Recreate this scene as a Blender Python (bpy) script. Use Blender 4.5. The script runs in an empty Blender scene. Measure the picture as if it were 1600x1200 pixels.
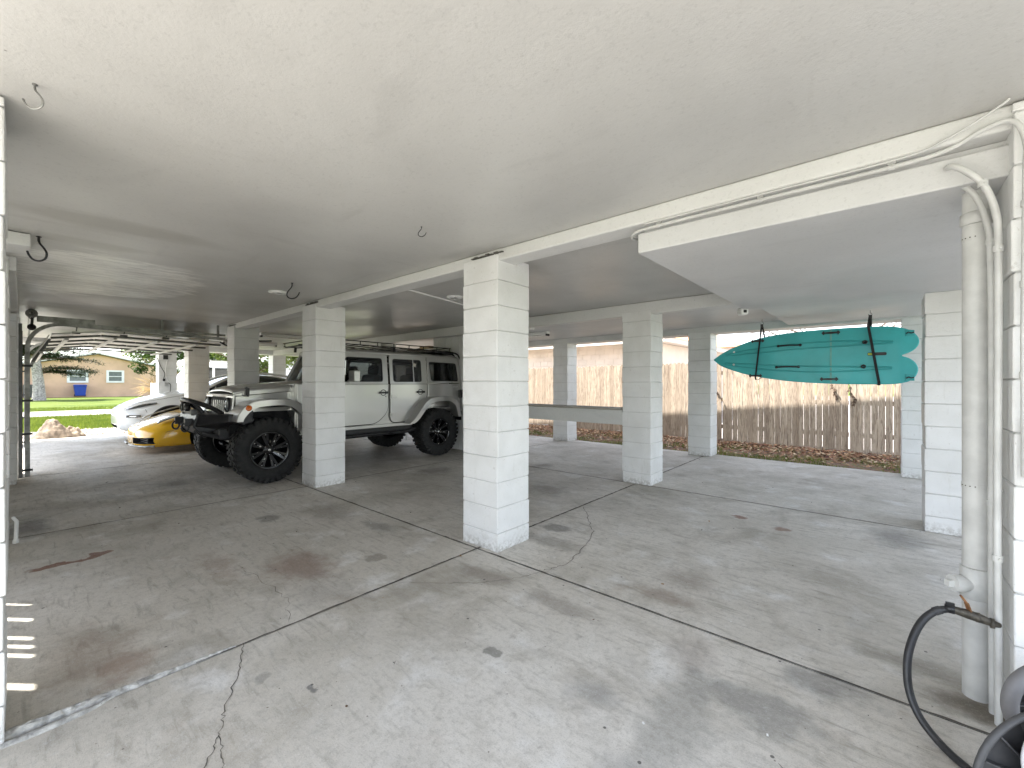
import bpy, bmesh, math, random
from mathutils import Vector, Matrix, noise as mnoise
random.seed(7)
R = math.radians
PI = math.pi
scene = bpy.context.scene
COL = scene.collection

# ------------------------------------------------------------------ materials
def lin(c):
    return tuple(c) + (1.0,) if len(c) == 3 else tuple(c)

class NT:
    """small helper around a node tree"""
    def __init__(s, m):
        m.use_nodes = True
        s.t = m.node_tree; s.n = s.t.nodes; s.l = s.t.links
        s.b = s.n['Principled BSDF']
        g = s.n.new('ShaderNodeNewGeometry'); s.pos = g.outputs['Position']
        s.obj = s.n.new('ShaderNodeTexCoord').outputs['Object']
    def link(s, a, b):
        s.l.new(a, b)
    def val(s, sock, v):
        if hasattr(v, 'is_output') or isinstance(v, bpy.types.NodeSocket): s.l.new(v, sock)
        else: sock.default_value = v
    def map(s, vec, scale=(1, 1, 1), loc=(0, 0, 0), rot=(0, 0, 0)):
        m = s.n.new('ShaderNodeMapping'); s.l.new(vec, m.inputs['Vector'])
        m.inputs['Scale'].default_value = scale; m.inputs['Location'].default_value = loc; m.inputs['Rotation'].default_value = rot
        return m.outputs[0]
    def noise(s, vec, scale, detail=4, rough=.55, dist=0):
        m = s.n.new('ShaderNodeTexNoise'); s.l.new(vec, m.inputs['Vector'])
        m.inputs['Scale'].default_value = scale; m.inputs['Detail'].default_value = detail
        m.inputs['Roughness'].default_value = rough; m.inputs['Distortion'].default_value = dist
        return m.outputs['Fac']
    def voro(s, vec, scale, feat='F1'):
        m = s.n.new('ShaderNodeTexVoronoi'); s.l.new(vec, m.inputs['Vector']); m.inputs['Scale'].default_value = scale
        m.feature = feat
        return m
    def ramp(s, fac, a, b, lo=0.0, hi=1.0, smooth=True):
        m = s.n.new('ShaderNodeMapRange'); s.l.new(fac, m.inputs[0])
        m.inputs[1].default_value = a; m.inputs[2].default_value = b; m.inputs[3].default_value = lo; m.inputs[4].default_value = hi
        if smooth: m.interpolation_type = 'SMOOTHSTEP'
        return m.outputs[0]
    def math(s, op, a, b=0.0, c=0.0):
        m = s.n.new('ShaderNodeMath'); m.operation = op
        s.val(m.inputs[0], a); s.val(m.inputs[1], b)
        if op in ('MULTIPLY_ADD',): s.val(m.inputs[2], c)
        return m.outputs[0]
    def mix(s, fac, a, b, mode='MIX'):
        m = s.n.new('ShaderNodeMix'); m.data_type = 'RGBA'; m.blend_type = mode
        s.val(m.inputs[0], fac)
        for k, v in ((6, a), (7, b)):
            if isinstance(v, bpy.types.NodeSocket): s.l.new(v, m.inputs[k])
            else: m.inputs[k].default_value = lin(v)
        return m.outputs[2]
    def bump(s, h, strength=.3, dist=.01, prev=None):
        m = s.n.new('ShaderNodeBump'); s.l.new(h, m.inputs['Height'])
        m.inputs['Strength'].default_value = strength; m.inputs['Distance'].default_value = dist
        if prev is not None: s.l.new(prev, m.inputs['Normal'])
        return m.outputs[0]
    def color(s, c): s.val(s.b.inputs['Base Color'], c if isinstance(c, bpy.types.NodeSocket) else lin(c))
    def rough(s, v): s.val(s.b.inputs['Roughness'], v)
    def normal(s, v): s.l.new(v, s.b.inputs['Normal'])
    def blob(s, vec, c, r, ang=0.0, wob=.5, nz=None, soft=.45):
        """mask of an irregular stain: 1 inside, 0 outside"""
        m = s.map(vec, (1, 1, 1), (-c[0], -c[1], 0))
        m2 = s.map(m, (1 / r[0], 1 / r[1], 0), (0, 0, 0), (0, 0, 0)) if not ang else s.map(s.map(m, rot=(0, 0, -ang)), (1 / r[0], 1 / r[1], 0))
        v = s.n.new('ShaderNodeVectorMath'); v.operation = 'LENGTH'; s.l.new(m2, v.inputs[0])
        d = v.outputs['Value']
        if nz is not None: d = s.math('ADD', d, s.math('MULTIPLY', s.math('SUBTRACT', nz, .5), wob * 2))
        return s.ramp(d, 1.0, 1.0 - soft, 0, 1)

MATS = {}
def mat(name, color, rough=.5, metal=0.0, var=.12, vscale=6.0, bump=0.0, bscale=60, spec=.5, coat=0.0, world=True, croom=.05):
    if name in MATS: return MATS[name]
    m = bpy.data.materials.new(name); t = NT(m); MATS[name] = m
    v = t.pos if world else t.obj
    n = t.noise(v, vscale, 5)
    d = tuple(max(0, c * (1 - var)) for c in color); l = tuple(min(1, c * (1 + var)) for c in color)
    t.color(t.mix(t.ramp(n, .3, .7), d, l))
    t.rough(t.ramp(t.noise(v, vscale * 2.3, 3), .3, .7, max(.02, rough - croom), min(1, rough + croom)))
    t.b.inputs['Metallic'].default_value = metal
    t.b.inputs['Specular IOR Level'].default_value = spec
    t.b.inputs['Coat Weight'].default_value = coat
    t.b.inputs['Coat Roughness'].default_value = .04
    if bump: t.normal(t.bump(t.noise(v, bscale, 4), bump, .01))
    return m

def mat_concrete():
    m = bpy.data.materials.new('stained_concrete'); t = NT(m)
    p0 = t.pos
    wn = t.n.new('ShaderNodeTexNoise'); t.link(p0, wn.inputs['Vector']); wn.inputs['Scale'].default_value = 9; wn.inputs['Detail'].default_value = 5
    va = t.n.new('ShaderNodeVectorMath'); va.operation = 'MULTIPLY_ADD'; t.link(wn.outputs['Color'], va.inputs[0]); va.inputs[1].default_value = (.16, .16, 0); va.inputs[2].default_value = (0, 0, 0)
    vb = t.n.new('ShaderNodeVectorMath'); vb.operation = 'ADD'; t.link(p0, vb.inputs[0]); t.link(va.outputs[0], vb.inputs[1])
    vc = t.n.new('ShaderNodeVectorMath'); vc.operation = 'SUBTRACT'; t.link(vb.outputs[0], vc.inputs[0]); vc.inputs[1].default_value = (.08, .08, 0)
    p = p0; pw = vc.outputs[0]
    big = t.noise(p, .45, 5, .6, .3); mid = t.noise(p, 1.9, 6, .62, .4); fine = t.noise(p, 34, 5, .7); vf = t.noise(p, 190, 3, .7)
    st = t.noise(t.map(p, (1.0, 5.5, 1), rot=(0, 0, R(14))), 4.5, 6, .65, .6)
    wob = t.noise(p, 7, 5, .6)
    c = t.mix(t.ramp(big, .35, .68), (.65, .615, .56), (.47, .435, .375))
    c = t.mix(t.ramp(mid, .48, .72, 0, .55), c, (.33, .305, .26))
    c = t.mix(t.ramp(st, .5, .72, 0, .6), c, (.25, .23, .19))
    c = t.mix(t.ramp(t.noise(p, 3.3, 5, .6), .6, .78, 0, .5), c, (.33, .26, .20))
    c = t.mix(t.ramp(t.noise(t.map(p, loc=(5, 3, 0)), 2.7, 6, .6), .54, .7, 0, .6), c, (.72, .71, .69))
    # lighter area near the middle foreground and darker areas further in
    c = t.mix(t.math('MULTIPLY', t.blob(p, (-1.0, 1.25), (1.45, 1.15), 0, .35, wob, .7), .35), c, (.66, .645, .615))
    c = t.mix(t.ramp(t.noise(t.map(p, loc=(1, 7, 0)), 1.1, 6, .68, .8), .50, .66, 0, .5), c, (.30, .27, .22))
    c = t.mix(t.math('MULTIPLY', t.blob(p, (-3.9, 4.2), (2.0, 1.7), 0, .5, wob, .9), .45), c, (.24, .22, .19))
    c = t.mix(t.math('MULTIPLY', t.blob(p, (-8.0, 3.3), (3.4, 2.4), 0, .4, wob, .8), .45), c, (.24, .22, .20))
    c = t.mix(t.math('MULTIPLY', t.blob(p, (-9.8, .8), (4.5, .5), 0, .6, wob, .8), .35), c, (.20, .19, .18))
    S = [((-1.47, 1.54), (.06, .055), (.17, .17, .15), .75, .12, .3), ((-1.89, .84), (.027, .022), (.12, .12, .12), .8, .2, .5), ((-2.15, .71), (.05, .03), (.2, .2, .19), .5, .3, .5),
         ((-3.25, 1.36), (.48, .30), (.25, .16, .12), .75, .45, .8), ((-2.96, 1.80), (.09, .09), (.25, .22, .18), .7, .2, .4), ((-4.62, 1.62), (.16, .13), (.2, .19, .17), .7, .3, .5),
         ((-4.3, 2.1), (.42, .25), (.24, .2, .16), .55, .5, .7), ((-3.6, 2.2), (.3, .12), (.19, .18, .16), .55, .5, .7), ((-3.7, .95), (.5, .14), (.33, .24, .18), .5, .6, .8),
         ((-4.62, .23), (.05, .26), (.20, .075, .04), .95, .5, .25), ((-4.68, .42), (.07, .06), (.20, .075, .04), .9, .5, .25),
         ((-1.05, 2.66), (.30, .13), (.26, .19, .14), .6, .5, .7), ((-1.02, 3.0), (.26, .2), (.25, .2, .16), .5, .6, .8), ((-.72, 2.2), (.16, .2), (.25, .2, .17), .5, .6, .8),
         ((-.40, 2.0), (.34, .17), (.2, .2, .19), .6, .6, .7), ((-.62, 1.72), (.2, .5), (.25, .25, .23), .5, .6, .8), ((-.2, 2.35), (.25, .16), (.16, .16, .155), .6, .7, .8),
         ((-2.3, 3.28), (.17, .13), (.17, .16, .15), .7, .25, .4), ((-2.12, 2.95), (.4, .14), (.22, .2, .17), .55, .5, .7), ((-1.5, 2.15), (.36, .13), (.27, .235, .2), .6, .5, .7),
         ((-2.1, 2.13), (.33, .13), (.24, .20, .16), .6, .4, .6), ((.31, 2.60), (.24, .13), (.13, .105, .075), .85, .4, .7), ((.12, 2.80), (.30, .12), (.19, .17, .13), .6, .5, .8),
         ((-1.08, 4.75), (.08, .045), (.22, .08, .04), .85, .4, .4), ((-.71, 4.6), (.09, .06), (.25, .13, .08), .8, .4, .5), ((-2.75, 1.3), (.4, .3), (.24, .22, .2), .35, .6, .9),
         ((-2.95, .22), (.5, .22), (.25, .17, .12), .5, .6, .8), ((-2.72, .33), (.2, .15), (.3, .19, .13), .5, .6, .7), ((.1, 5.0), (.3, .5), (.17, .165, .16), .6, .5, .9),
         ((-6.0, .05), (.6, .22), (.12, .115, .11), .75, .6, .9), ((-5.2, 4.2), (.35, .5), (.17, .15, .13), .6, .5, .8), ((-4.2, 5.6), (.2, .3), (.17, .15, .13), .6, .5, .8),
         ((-3.2, 4.4), (.45, .3), (.15, .14, .12), .5, .6, .9), ((-10.6, 1.9), (.35, .7), (.15, .14, .13), .6, .6, .9), ((-7.2, 1.3), (.5, .4), (.18, .165, .15), .5, .6, .9),
         ((-.95, 1.62), (.16, .14), (.3, .3, .3), .5, .6, .9), ((-.7, 1.3), (.12, .2), (.3, .3, .3), .4, .6, .9)]
    for ce, r, col, k, w, so in S:
        c = t.mix(t.math('MULTIPLY', t.math('MULTIPLY', t.blob(pw, ce, r, 0, w, wob, so), k), t.ramp(fine, .25, .6, .75, 1.0)), c, tuple(x * .85 for x in col))
    c = t.mix(t.ramp(fine, .47, .68, 0, .32), c, (.28, .265, .23)); c = t.mix(t.ramp(t.noise(p, 13, 6, .75), .5, .7, 0, .40), c, (.26, .24, .21)); c = t.mix(t.ramp(t.noise(t.map(p, loc=(9, 2, 0)), 21, 6, .75), .55, .75, 0, .45), c, (.60, .60, .58))
    c = t.mix(t.ramp(t.noise(p, 170, 3, .8), .52, .66, 0, .38), c, (.18, .165, .14)); c = t.mix(t.ramp(t.noise(t.map(p, (1, 7, 1), rot=(0, 0, R(-35))), 26, 5, .75), .54, .68, 0, .30), c, (.22, .205, .175)); c = t.mix(t.ramp(t.noise(t.map(p, loc=(4, 4, 0)), 140, 3, .8), .58, .68, 0, .3), c, (.78, .76, .73))
    # sparse dark spots and pale paint flecks
    vo = t.voro(p, 5.2); k = t.ramp(vo.outputs['Distance'], .03, .045, 1, 0)
    c = t.mix(t.math('MULTIPLY', k, .85), c, (.07, .065, .06)); vq = t.voro(t.map(p, loc=(1.3, 8, 0)), 11); c = t.mix(t.ramp(vq.outputs['Distance'], .035, .05, .75, 0), c, (.12, .10, .085))
    vo2 = t.voro(t.map(p, (1, 2.2, 1), loc=(3, 7, 0)), 8.5); k2 = t.ramp(vo2.outputs['Distance'], .03, .05, 1, 0)
    c = t.mix(t.math('MULTIPLY', k2, .35), c, (.75, .75, .74))
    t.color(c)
    t.rough(t.ramp(mid, .3, .7, .58, .8))
    t.b.inputs['Specular IOR Level'].default_value = .4
    b = t.bump(fine, .22, .006); b = t.bump(t.noise(t.map(p, (1, 14, 1), rot=(0, 0, R(-30))), 30, 3), .12, .004, b)
    t.normal(t.bump(vf, .2, .003, b))
    return m

def mat_block():
    m = bpy.data.materials.new('white_painted_block'); t = NT(m)
    p = t.pos
    n = t.noise(p, 3.5, 5); f = t.noise(p, 55, 5, .7)
    c = t.mix(t.ramp(n, .3, .7), (.68, .68, .67), (.76, .76, .755))
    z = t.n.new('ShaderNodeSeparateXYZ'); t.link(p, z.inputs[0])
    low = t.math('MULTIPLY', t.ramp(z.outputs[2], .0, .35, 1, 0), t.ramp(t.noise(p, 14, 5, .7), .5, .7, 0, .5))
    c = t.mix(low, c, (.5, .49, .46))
    vo = t.voro(p, 7); c = t.mix(t.ramp(vo.outputs['Distance'], .02, .032, .7, 0), c, (.3, .28, .25))
    c = t.mix(t.ramp(t.noise(t.map(p, (3, 3, .5)), 5, 5, .7), .58, .72, 0, .30), c, (.50, .48, .44))
    c = t.mix(t.ramp(t.noise(p, 28, 5, .75), .60, .70, 0, .45), c, (.45, .43, .40))
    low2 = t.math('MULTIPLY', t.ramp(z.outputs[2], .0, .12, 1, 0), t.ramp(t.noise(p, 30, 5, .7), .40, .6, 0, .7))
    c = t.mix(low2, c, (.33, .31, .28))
    t.color(c); t.rough(t.ramp(n, .3, .7, .4, .6))
    b = t.bump(f, .5, .007); t.normal(t.bump(t.noise(p, 12, 4), .45, .014, b))
    return m

def mat_ceiling(name='painted_ceiling', col=(.53, .525, .505), rough=.38):
    m = bpy.data.materials.new(name); t = NT(m)
    p = t.pos
    n = t.noise(p, .7, 5, .6, .3)
    c = t.mix(t.ramp(n, .35, .7), col, tuple(x * .88 for x in col))
    c = t.mix(t.ramp(t.noise(t.map(p, (.35, 1.6, 1)), 2.2, 6, .6, .5), .57, .74, 0, .35), c, tuple(x * .66 for x in col))
    if name == 'painted_ceiling':
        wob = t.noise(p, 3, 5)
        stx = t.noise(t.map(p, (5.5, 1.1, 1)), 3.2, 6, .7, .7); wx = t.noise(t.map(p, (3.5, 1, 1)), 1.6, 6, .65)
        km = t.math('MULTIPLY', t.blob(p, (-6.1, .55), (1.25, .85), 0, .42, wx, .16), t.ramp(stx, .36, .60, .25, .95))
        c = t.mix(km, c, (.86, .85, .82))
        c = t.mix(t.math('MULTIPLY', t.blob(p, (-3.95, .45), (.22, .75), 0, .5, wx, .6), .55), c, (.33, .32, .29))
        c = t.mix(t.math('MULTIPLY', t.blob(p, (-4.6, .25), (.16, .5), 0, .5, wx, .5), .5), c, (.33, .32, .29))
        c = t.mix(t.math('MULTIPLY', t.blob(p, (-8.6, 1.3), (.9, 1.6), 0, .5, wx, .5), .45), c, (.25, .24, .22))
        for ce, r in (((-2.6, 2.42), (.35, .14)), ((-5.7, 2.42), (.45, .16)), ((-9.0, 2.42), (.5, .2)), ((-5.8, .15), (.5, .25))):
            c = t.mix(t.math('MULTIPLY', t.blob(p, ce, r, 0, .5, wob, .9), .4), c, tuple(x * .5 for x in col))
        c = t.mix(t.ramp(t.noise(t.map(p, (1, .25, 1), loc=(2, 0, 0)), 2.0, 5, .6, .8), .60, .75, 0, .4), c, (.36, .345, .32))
    vo = t.voro(p, 3.4); c = t.mix(t.ramp(vo.outputs['Distance'], .010, .016, .8, 0), c, (.15, .14, .13))
    c = t.mix(t.ramp(t.noise(p, 48, 5, .75), .54, .66, 0, .28), c, tuple(x * .6 for x in col))
    t.color(c)
    t.rough(t.ramp(t.noise(p, 1.3, 4), .3, .7, rough - .08, rough + .12))
    b = t.bump(t.noise(p, 75, 4, .7), .25, .005)
    b = t.bump(t.noise(t.map(p, (.6, 1.5, 1)), 1.6, 3), .10, .03, b)
    t.normal(b)
    return m

def mat_wood():
    m = bpy.data.materials.new('weathered_fence_wood'); t = NT(m)
    p = t.pos
    sp = t.n.new('ShaderNodeSeparateXYZ'); t.link(p, sp.inputs[0])
    idx = t.math('FLOOR', t.math('DIVIDE', sp.outputs[0], .1135))
    wn = t.n.new('ShaderNodeTexWhiteNoise'); wn.noise_dimensions = '1D'; t.link(idx, wn.inputs['W'])
    g = t.noise(t.map(p, (9, 9, .8)), 4.5, 6, .65, 1.2); g2 = t.noise(t.map(p, (40, 40, 1.6)), 3, 4, .6)
    c = t.mix(t.ramp(wn.outputs[0], 0, 1, smooth=False), (.54, .45, .355), (.36, .285, .22))
    c = t.mix(t.ramp(g, .42, .66, 0, .8), c, (.15, .11, .085))
    c = t.mix(t.ramp(g2, .45, .7, 0, .45), c, (.46, .40, .33))
    t.color(c); t.rough(.85); t.normal(t.bump(g2, .6, .006))
    return m

def mat_ground():
    m = bpy.data.materials.new('lawn_ground'); t = NT(m)
    p = t.pos
    n = t.noise(p, .35, 5, .6); f = t.noise(p, 9, 6, .7); ff = t.noise(p, 60, 4, .8)
    c = t.mix(t.ramp(n, .35, .65), (.075, .115, .018), (.13, .165, .028))
    c = t.mix(t.ramp(f, .45, .7, 0, .6), c, (.09, .15, .03))
    c = t.mix(t.ramp(ff, .5, .8, 0, .5), c, (.24, .25, .07))
    t.color(c); t.rough(.9); t.b.inputs['Specular IOR Level'].default_value = .15
    t.normal(t.bump(ff, 1.0, .05))
    return m

def mat_soil():
    m = bpy.data.materials.new('leafy_soil'); t = NT(m)
    p = t.pos
    f = t.noise(p, 9, 6, .7); vo = t.voro(p, 24)
    c = t.mix(t.ramp(f, .35, .65), (.13, .085, .05), (.22, .15, .09))
    c = t.mix(.45, c, vo.outputs['Color'], 'SOFT_LIGHT')
    t.color(c); t.rough(.95); t.normal(t.bump(f, 1, .04))
    return m

def mat_foliage(name, a, b, trans=.35):
    m = bpy.data.materials.new(name); t = NT(m)
    n = t.noise(t.pos, 1.4, 4); f = t.noise(t.pos, 14, 3)
    c = t.mix(t.ramp(n, .35, .65), a, b); c = t.mix(t.ramp(f, .4, .7, 0, .5), c, tuple(min(1, x * 1.5) for x in b))
    t.color(c); t.rough(.6); t.b.inputs['Specular IOR Level'].default_value = .25
    tr = t.n.new('ShaderNodeBsdfTranslucent'); t.link(c, tr.inputs[0])
    mx = t.n.new('ShaderNodeMixShader'); mx.inputs[0].default_value = trans
    t.link(t.b.outputs[0], mx.inputs[1]); t.link(tr.outputs[0], mx.inputs[2])
    t.link(mx.outputs[0], t.n['Material Output'].inputs[0])
    return m

def mat_glass(name, tint=(.12, .14, .14), opac=.55):
    m = bpy.data.materials.new(name); t = NT(m)
    gl = t.n.new('ShaderNodeBsdfGlossy'); gl.inputs['Roughness'].default_value = .02; gl.inputs['Color'].default_value = (.9, .95, 1, 1)
    tr = t.n.new('ShaderNodeBsdfTransparent'); tr.inputs[0].default_value = lin(tint)
    fr = t.n.new('ShaderNodeFresnel'); fr.inputs[0].default_value = 1.5
    k = t.math('ADD', fr.outputs[0], t.math('MULTIPLY', t.noise(t.pos, .8, 2), .04))
    mx = t.n.new('ShaderNodeMixShader'); t.link(k, mx.inputs[0]); t.link(tr.outputs[0], mx.inputs[1]); t.link(gl.outputs[0], mx.inputs[2])
    t.link(mx.outputs[0], t.n['Material Output'].inputs[0])
    return m

M_CON = mat_concrete(); M_BLK = mat_block(); M_CEIL = mat_ceiling(); M_BEAM = mat_ceiling('painted_beam', (.68, .68, .665), .45)
M_SOF = mat_ceiling('painted_soffit', (.63, .63, .625), .5)
M_WOOD = mat_wood(); M_LAWN = mat_ground(); M_SOIL = mat_soil()
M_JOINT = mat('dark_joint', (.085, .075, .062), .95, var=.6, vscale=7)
M_MORTAR = mat('painted_mortar', (.55, .55, .54), .8, bump=.3)
M_PVC = mat('painted_pipe', (.56, .56, .545), .42, var=.10, vscale=9, bump=.12)
M_STRAP = mat('galvanised_strap', (.55, .55, .53), .4, .3)
M_SILV = mat('silver_car_paint', (.56, .555, .54), .30, .72, .01, 3, coat=.6, croom=.004)
M_BLACK = mat('black_steel', (.018, .018, .02), .38, .2, .2, 20, bump=.05)
M_PLAS = mat('dark_plastic', (.035, .035, .038), .6, 0, .15, 20, bump=.1, bscale=150)
M_RUB = mat('tyre_rubber', (.013, .013, .013), .78, 0, .3, 14, bump=.25, bscale=90)
M_WELL = mat('wheel_well_black', (.008, .008, .009), .8)
M_RIM = mat('gloss_black_rim', (.010, .010, .011), .12, .3, .1, coat=.6)
M_CHR = mat('chrome', (.80, .80, .80), .12, 1.0, .02)
M_ORANGE = mat('amber_lens', (.75, .16, .02), .2, 0, .1, coat=.5)
M_RED = mat('red_lens', (.45, .015, .01), .2, 0, .1, coat=.5)
M_LENS = mat('clear_lens', (.62, .66, .68), .08, .5, .1, 30)
M_DGLASS = mat('dark_car_glass', (.010, .012, .014), .05, 0, .1, coat=.4)
M_TINT = mat_glass('tinted_window', (.16, .17, .17))
M_CLEAR = mat_glass('clear_window', (.75, .8, .8))
M_WHITECAR = mat('white_car_paint', (.74, .75, .76), .28, 0, .01, 3, coat=.8, croom=.004)
M_YEL = mat('yellow_car_paint', (.72, .40, .004), .25, 0, .02, 3, coat=1.0, croom=.004)
M_TEAL = mat('teal_plastic', (.030, .39, .405), .42, 0, .10, 2.5, bump=.06, bscale=25, coat=.1)
M_TEALD = mat('teal_plastic_ridge', (.026, .33, .34), .45, 0, .10, 2.5)
M_GALV = mat('galvanised_steel', (.27, .27, .26), .42, .6, .35, 9, bump=.1)
M_DSTEEL = mat('dark_track_steel', (.10, .10, .098), .45, .6, .25, 9)
M_DOORP = mat('door_panel_white', (.48, .48, .46), .5, 0, .08, 4)
M_WTRIM = mat('white_trim', (.80, .80, .79), .5, 0, .04, 4, bump=.05)
M_TAN = mat('tan_stucco', (.64, .425, .30), .9, 0, .10, .8, bump=.5, bscale=30)
M_CREAM = mat('cream_wall', (.70, .62, .54), .9, 0, .08, 1.5, bump=.3, bscale=30)
M_SHING = mat('grey_shingle', (.45, .45, .45), .9, 0, .3, 12, bump=.4, bscale=40)
M_BLUE = mat('blue_bin_plastic', (.012, .05, .36), .45, 0, .1, 5)
M_BARK = mat('pale_bark', (.36, .33, .31), .9, 0, .45, 9, bump=.9, bscale=25)
M_BARKD = mat('brown_bark', (.16, .11, .08), .9, 0, .35, 12, bump=.7, bscale=30)
M_NEEDLE = mat_foliage('pine_needles', (.014, .030, .010), (.035, .06, .02), .15)
M_LEAF = mat_foliage('green_leaves', (.022, .05, .010), (.06, .10, .018))
M_LEAFY = mat_foliage('yellow_green_leaves', (.07, .11, .018), (.15, .19, .035))
M_DRY = mat_foliage('dry_fronds', (.30, .19, .07), (.40, .28, .12), .25)
M_PAVE = mat('pale_pavement', (.30, .27, .25), .9, 0, .10, 2, bump=.4, bscale=30)
M_PATIO = mat('patio_concrete', (.42, .40, .37), .9, 0, .10, 2, bump=.3)
M_SHELL = mat('shell_gravel', (.34, .30, .26), .95, 0, .5, 11, bump=1.0, bscale=16)
M_TARP = mat('canvas_tarp', (.30, .235, .175), .9, 0, .5, 7, bump=.5, bscale=25)
M_INT = mat('dark_upholstery', (.05, .048, .045), .8)
M_REELG = mat('grey_reel_plastic', (.19, .185, .19), .5, 0, .12, 10)
M_REELD = mat('dark_reel_plastic', (.06, .06, .063), .5, 0, .15, 10)
M_HOSE = mat('black_rubber_hose', (.022, .022, .024), .42, 0, .2, 20, bump=.1)
M_BRASS = mat('aged_valve_metal', (.085, .075, .06), .5, .5, .4, 40, bump=.4)
M_RUST = mat('rusty_lever', (.20, .09, .035), .7, .2, .4, 40)
M_TUBE = mat('unlit_tube', (.78, .78, .76), .3, 0, .03)
M_ROPE = mat('black_webbing', (.012, .012, .013), .8, 0, .2, 40)
M_LIME = mat('lime_label', (.55, .70, .08), .5)
M_PATCH = mat('cement_patch', (.40, .39, .365), .9, 0, .35, 26, bump=1.0, bscale=40)
M_RIDGE = M_PATCH
M_ALU = mat('dull_aluminium', (.55, .55, .55), .35, .8, .1)

# ------------------------------------------------------------------ mesh builder
class MB:
    def __init__(s): s.v = []; s.f = []; s.m = []; s.s = []
    def add(s, vs, fs, mi=0, smooth=False):
        o = len(s.v); s.v += [tuple(v) for v in vs]
        for f in fs: s.f.append([i + o for i in f]); s.m.append(mi); s.s.append(smooth)
        return s
    def box(s, x0, x1, y0, y1, z0, z1, mi=0):
        v = [(x, y, z) for x in (x0, x1) for y in (y0, y1) for z in (z0, z1)]
        return s.add(v, [(0, 1, 3, 2), (4, 6, 7, 5), (0, 4, 5, 1), (2, 3, 7, 6), (0, 2, 6, 4), (1, 5, 7, 3)], mi)
    def obox(s, c, size, rot=(0, 0, 0), mi=0):
        from mathutils import Euler
        m = Euler(rot).to_matrix(); c = Vector(c)
        v = [c + m @ Vector((x * size[0] / 2, y * size[1] / 2, z * size[2] / 2)) for x in (-1, 1) for y in (-1, 1) for z in (-1, 1)]
        return s.add(v, [(0, 1, 3, 2), (4, 6, 7, 5), (0, 4, 5, 1), (2, 3, 7, 6), (0, 2, 6, 4), (1, 5, 7, 3)], mi)
    def bar(s, a, b, w, h, mi=0, up=(0, 0, 1)):
        a = Vector(a); b = Vector(b); d = (b - a).normalized(); u = Vector(up)
        if abs(d.dot(u)) > .98: u = Vector((1, 0, 0))
        r = d.cross(u).normalized(); u = r.cross(d)
        v = [p + r * (x * w / 2) + u * (y * h / 2) for p in (a, b) for x, y in ((-1, -1), (1, -1), (1, 1), (-1, 1))]
        return s.add(v, [(0, 3, 2, 1), (4, 5, 6, 7), (0, 1, 5, 4), (1, 2, 6, 5), (2, 3, 7, 6), (3, 0, 4, 7)], mi)
    def tube(s, pts, r, n=10, mi=0, closed=False, caps=True):
        pts = [Vector(p) for p in pts]; N = len(pts)
        rr = r if isinstance(r, (list, tuple)) else [r] * N
        vs = []; prev = None
        for i, p in enumerate(pts):
            if closed: d = pts[(i + 1) % N] - pts[i - 1]
            else: d = pts[min(i + 1, N - 1)] - pts[max(i - 1, 0)]
            d = d.normalized() if d.length > 1e-9 else Vector((0, 0, 1))
            if prev is None:
                u = Vector((0, 0, 1)) if abs(d.z) < .9 else Vector((1, 0, 0))
                a = d.cross(u).normalized()
            else:
                a = prev - d * prev.dot(d); a.normalize()
            prev = a; b = d.cross(a)
            for k in range(n):
                t = 2 * PI * k / n; vs.append(p + (a * math.cos(t) + b * math.sin(t)) * rr[i])
        fs = []
        for i in range(N if closed else N - 1):
            j = (i + 1) % N
            for k in range(n): k2 = (k + 1) % n; fs.append((i * n + k, i * n + k2, j * n + k2, j * n + k))
        s.add(vs, fs, mi, True)
        if caps and not closed:
            s.add(vs[:n], [tuple(range(n))[::-1]], mi); s.add(vs[-n:], [tuple(range(n))], mi)
        return s
    def cyl(s, a, b, r, n=20, mi=0): return s.tube([a, b], r, n, mi)
    def prism(s, pts, axis, a0, a1, mi=0):
        """extrude a 2-D outline; axis 'x': pts=(y,z), 'y': pts=(x,z), 'z': pts=(x,y)"""
        f = {'x': lambda p, a: (a, p[0], p[1]), 'y': lambda p, a: (p[0], a, p[1]), 'z': lambda p, a: (p[0], p[1], a)}[axis]
        n = len(pts); v = [f(p, a0) for p in pts] + [f(p, a1) for p in pts]
        fs = [tuple(range(n))[::-1], tuple(range(n, 2 * n))] + [(i, (i + 1) % n, n + (i + 1) % n, n + i) for i in range(n)]
        return s.add(v, fs, mi)
    def ring(s, outer, inner, axis, a0, a1, mi=0):
        f = {'x': lambda p, a: (a, p[0], p[1]), 'y': lambda p, a: (p[0], a, p[1]), 'z': lambda p, a: (p[0], p[1], a)}[axis]
        n = len(outer); v = [f(p, a) for a in (a0, a1) for q in (outer, inner) for p in q]
        fs = []
        for i in range(n):
            j = (i + 1) % n
            fs += [(i, j, n + j, n + i), (2 * n + i, 3 * n + i, 3 * n + j, 2 * n + j), (i, 2 * n + i, 2 * n + j, j), (n + i, n + j, 3 * n + j, 3 * n + i)]
        return s.add(v, fs, mi)
    def lathe(s, prof, c, axis='x', n=32, mi=0, closed=True, smooth=True):
        """prof: (radius, along-axis)"""
        vs = []
        for k in range(n):
            t = 2 * PI * k / n; ca, sa = math.cos(t), math.sin(t)
            for r, a in prof:
                vs.append({'x': (c[0] + a, c[1] + r * ca, c[2] + r * sa), 'y': (c[0] + r * ca, c[1] + a, c[2] + r * sa), 'z': (c[0] + r * ca, c[1] + r * sa, c[2] + a)}[axis])
        m = len(prof); fs = []
        for k in range(n):
            k2 = (k + 1) % n
            for i in range(m if closed else m - 1):
                j = (i + 1) % m; fs.append((k * m + i, k * m + j, k2 * m + j, k2 * m + i))
        return s.add(vs, fs, mi, smooth)
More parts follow.
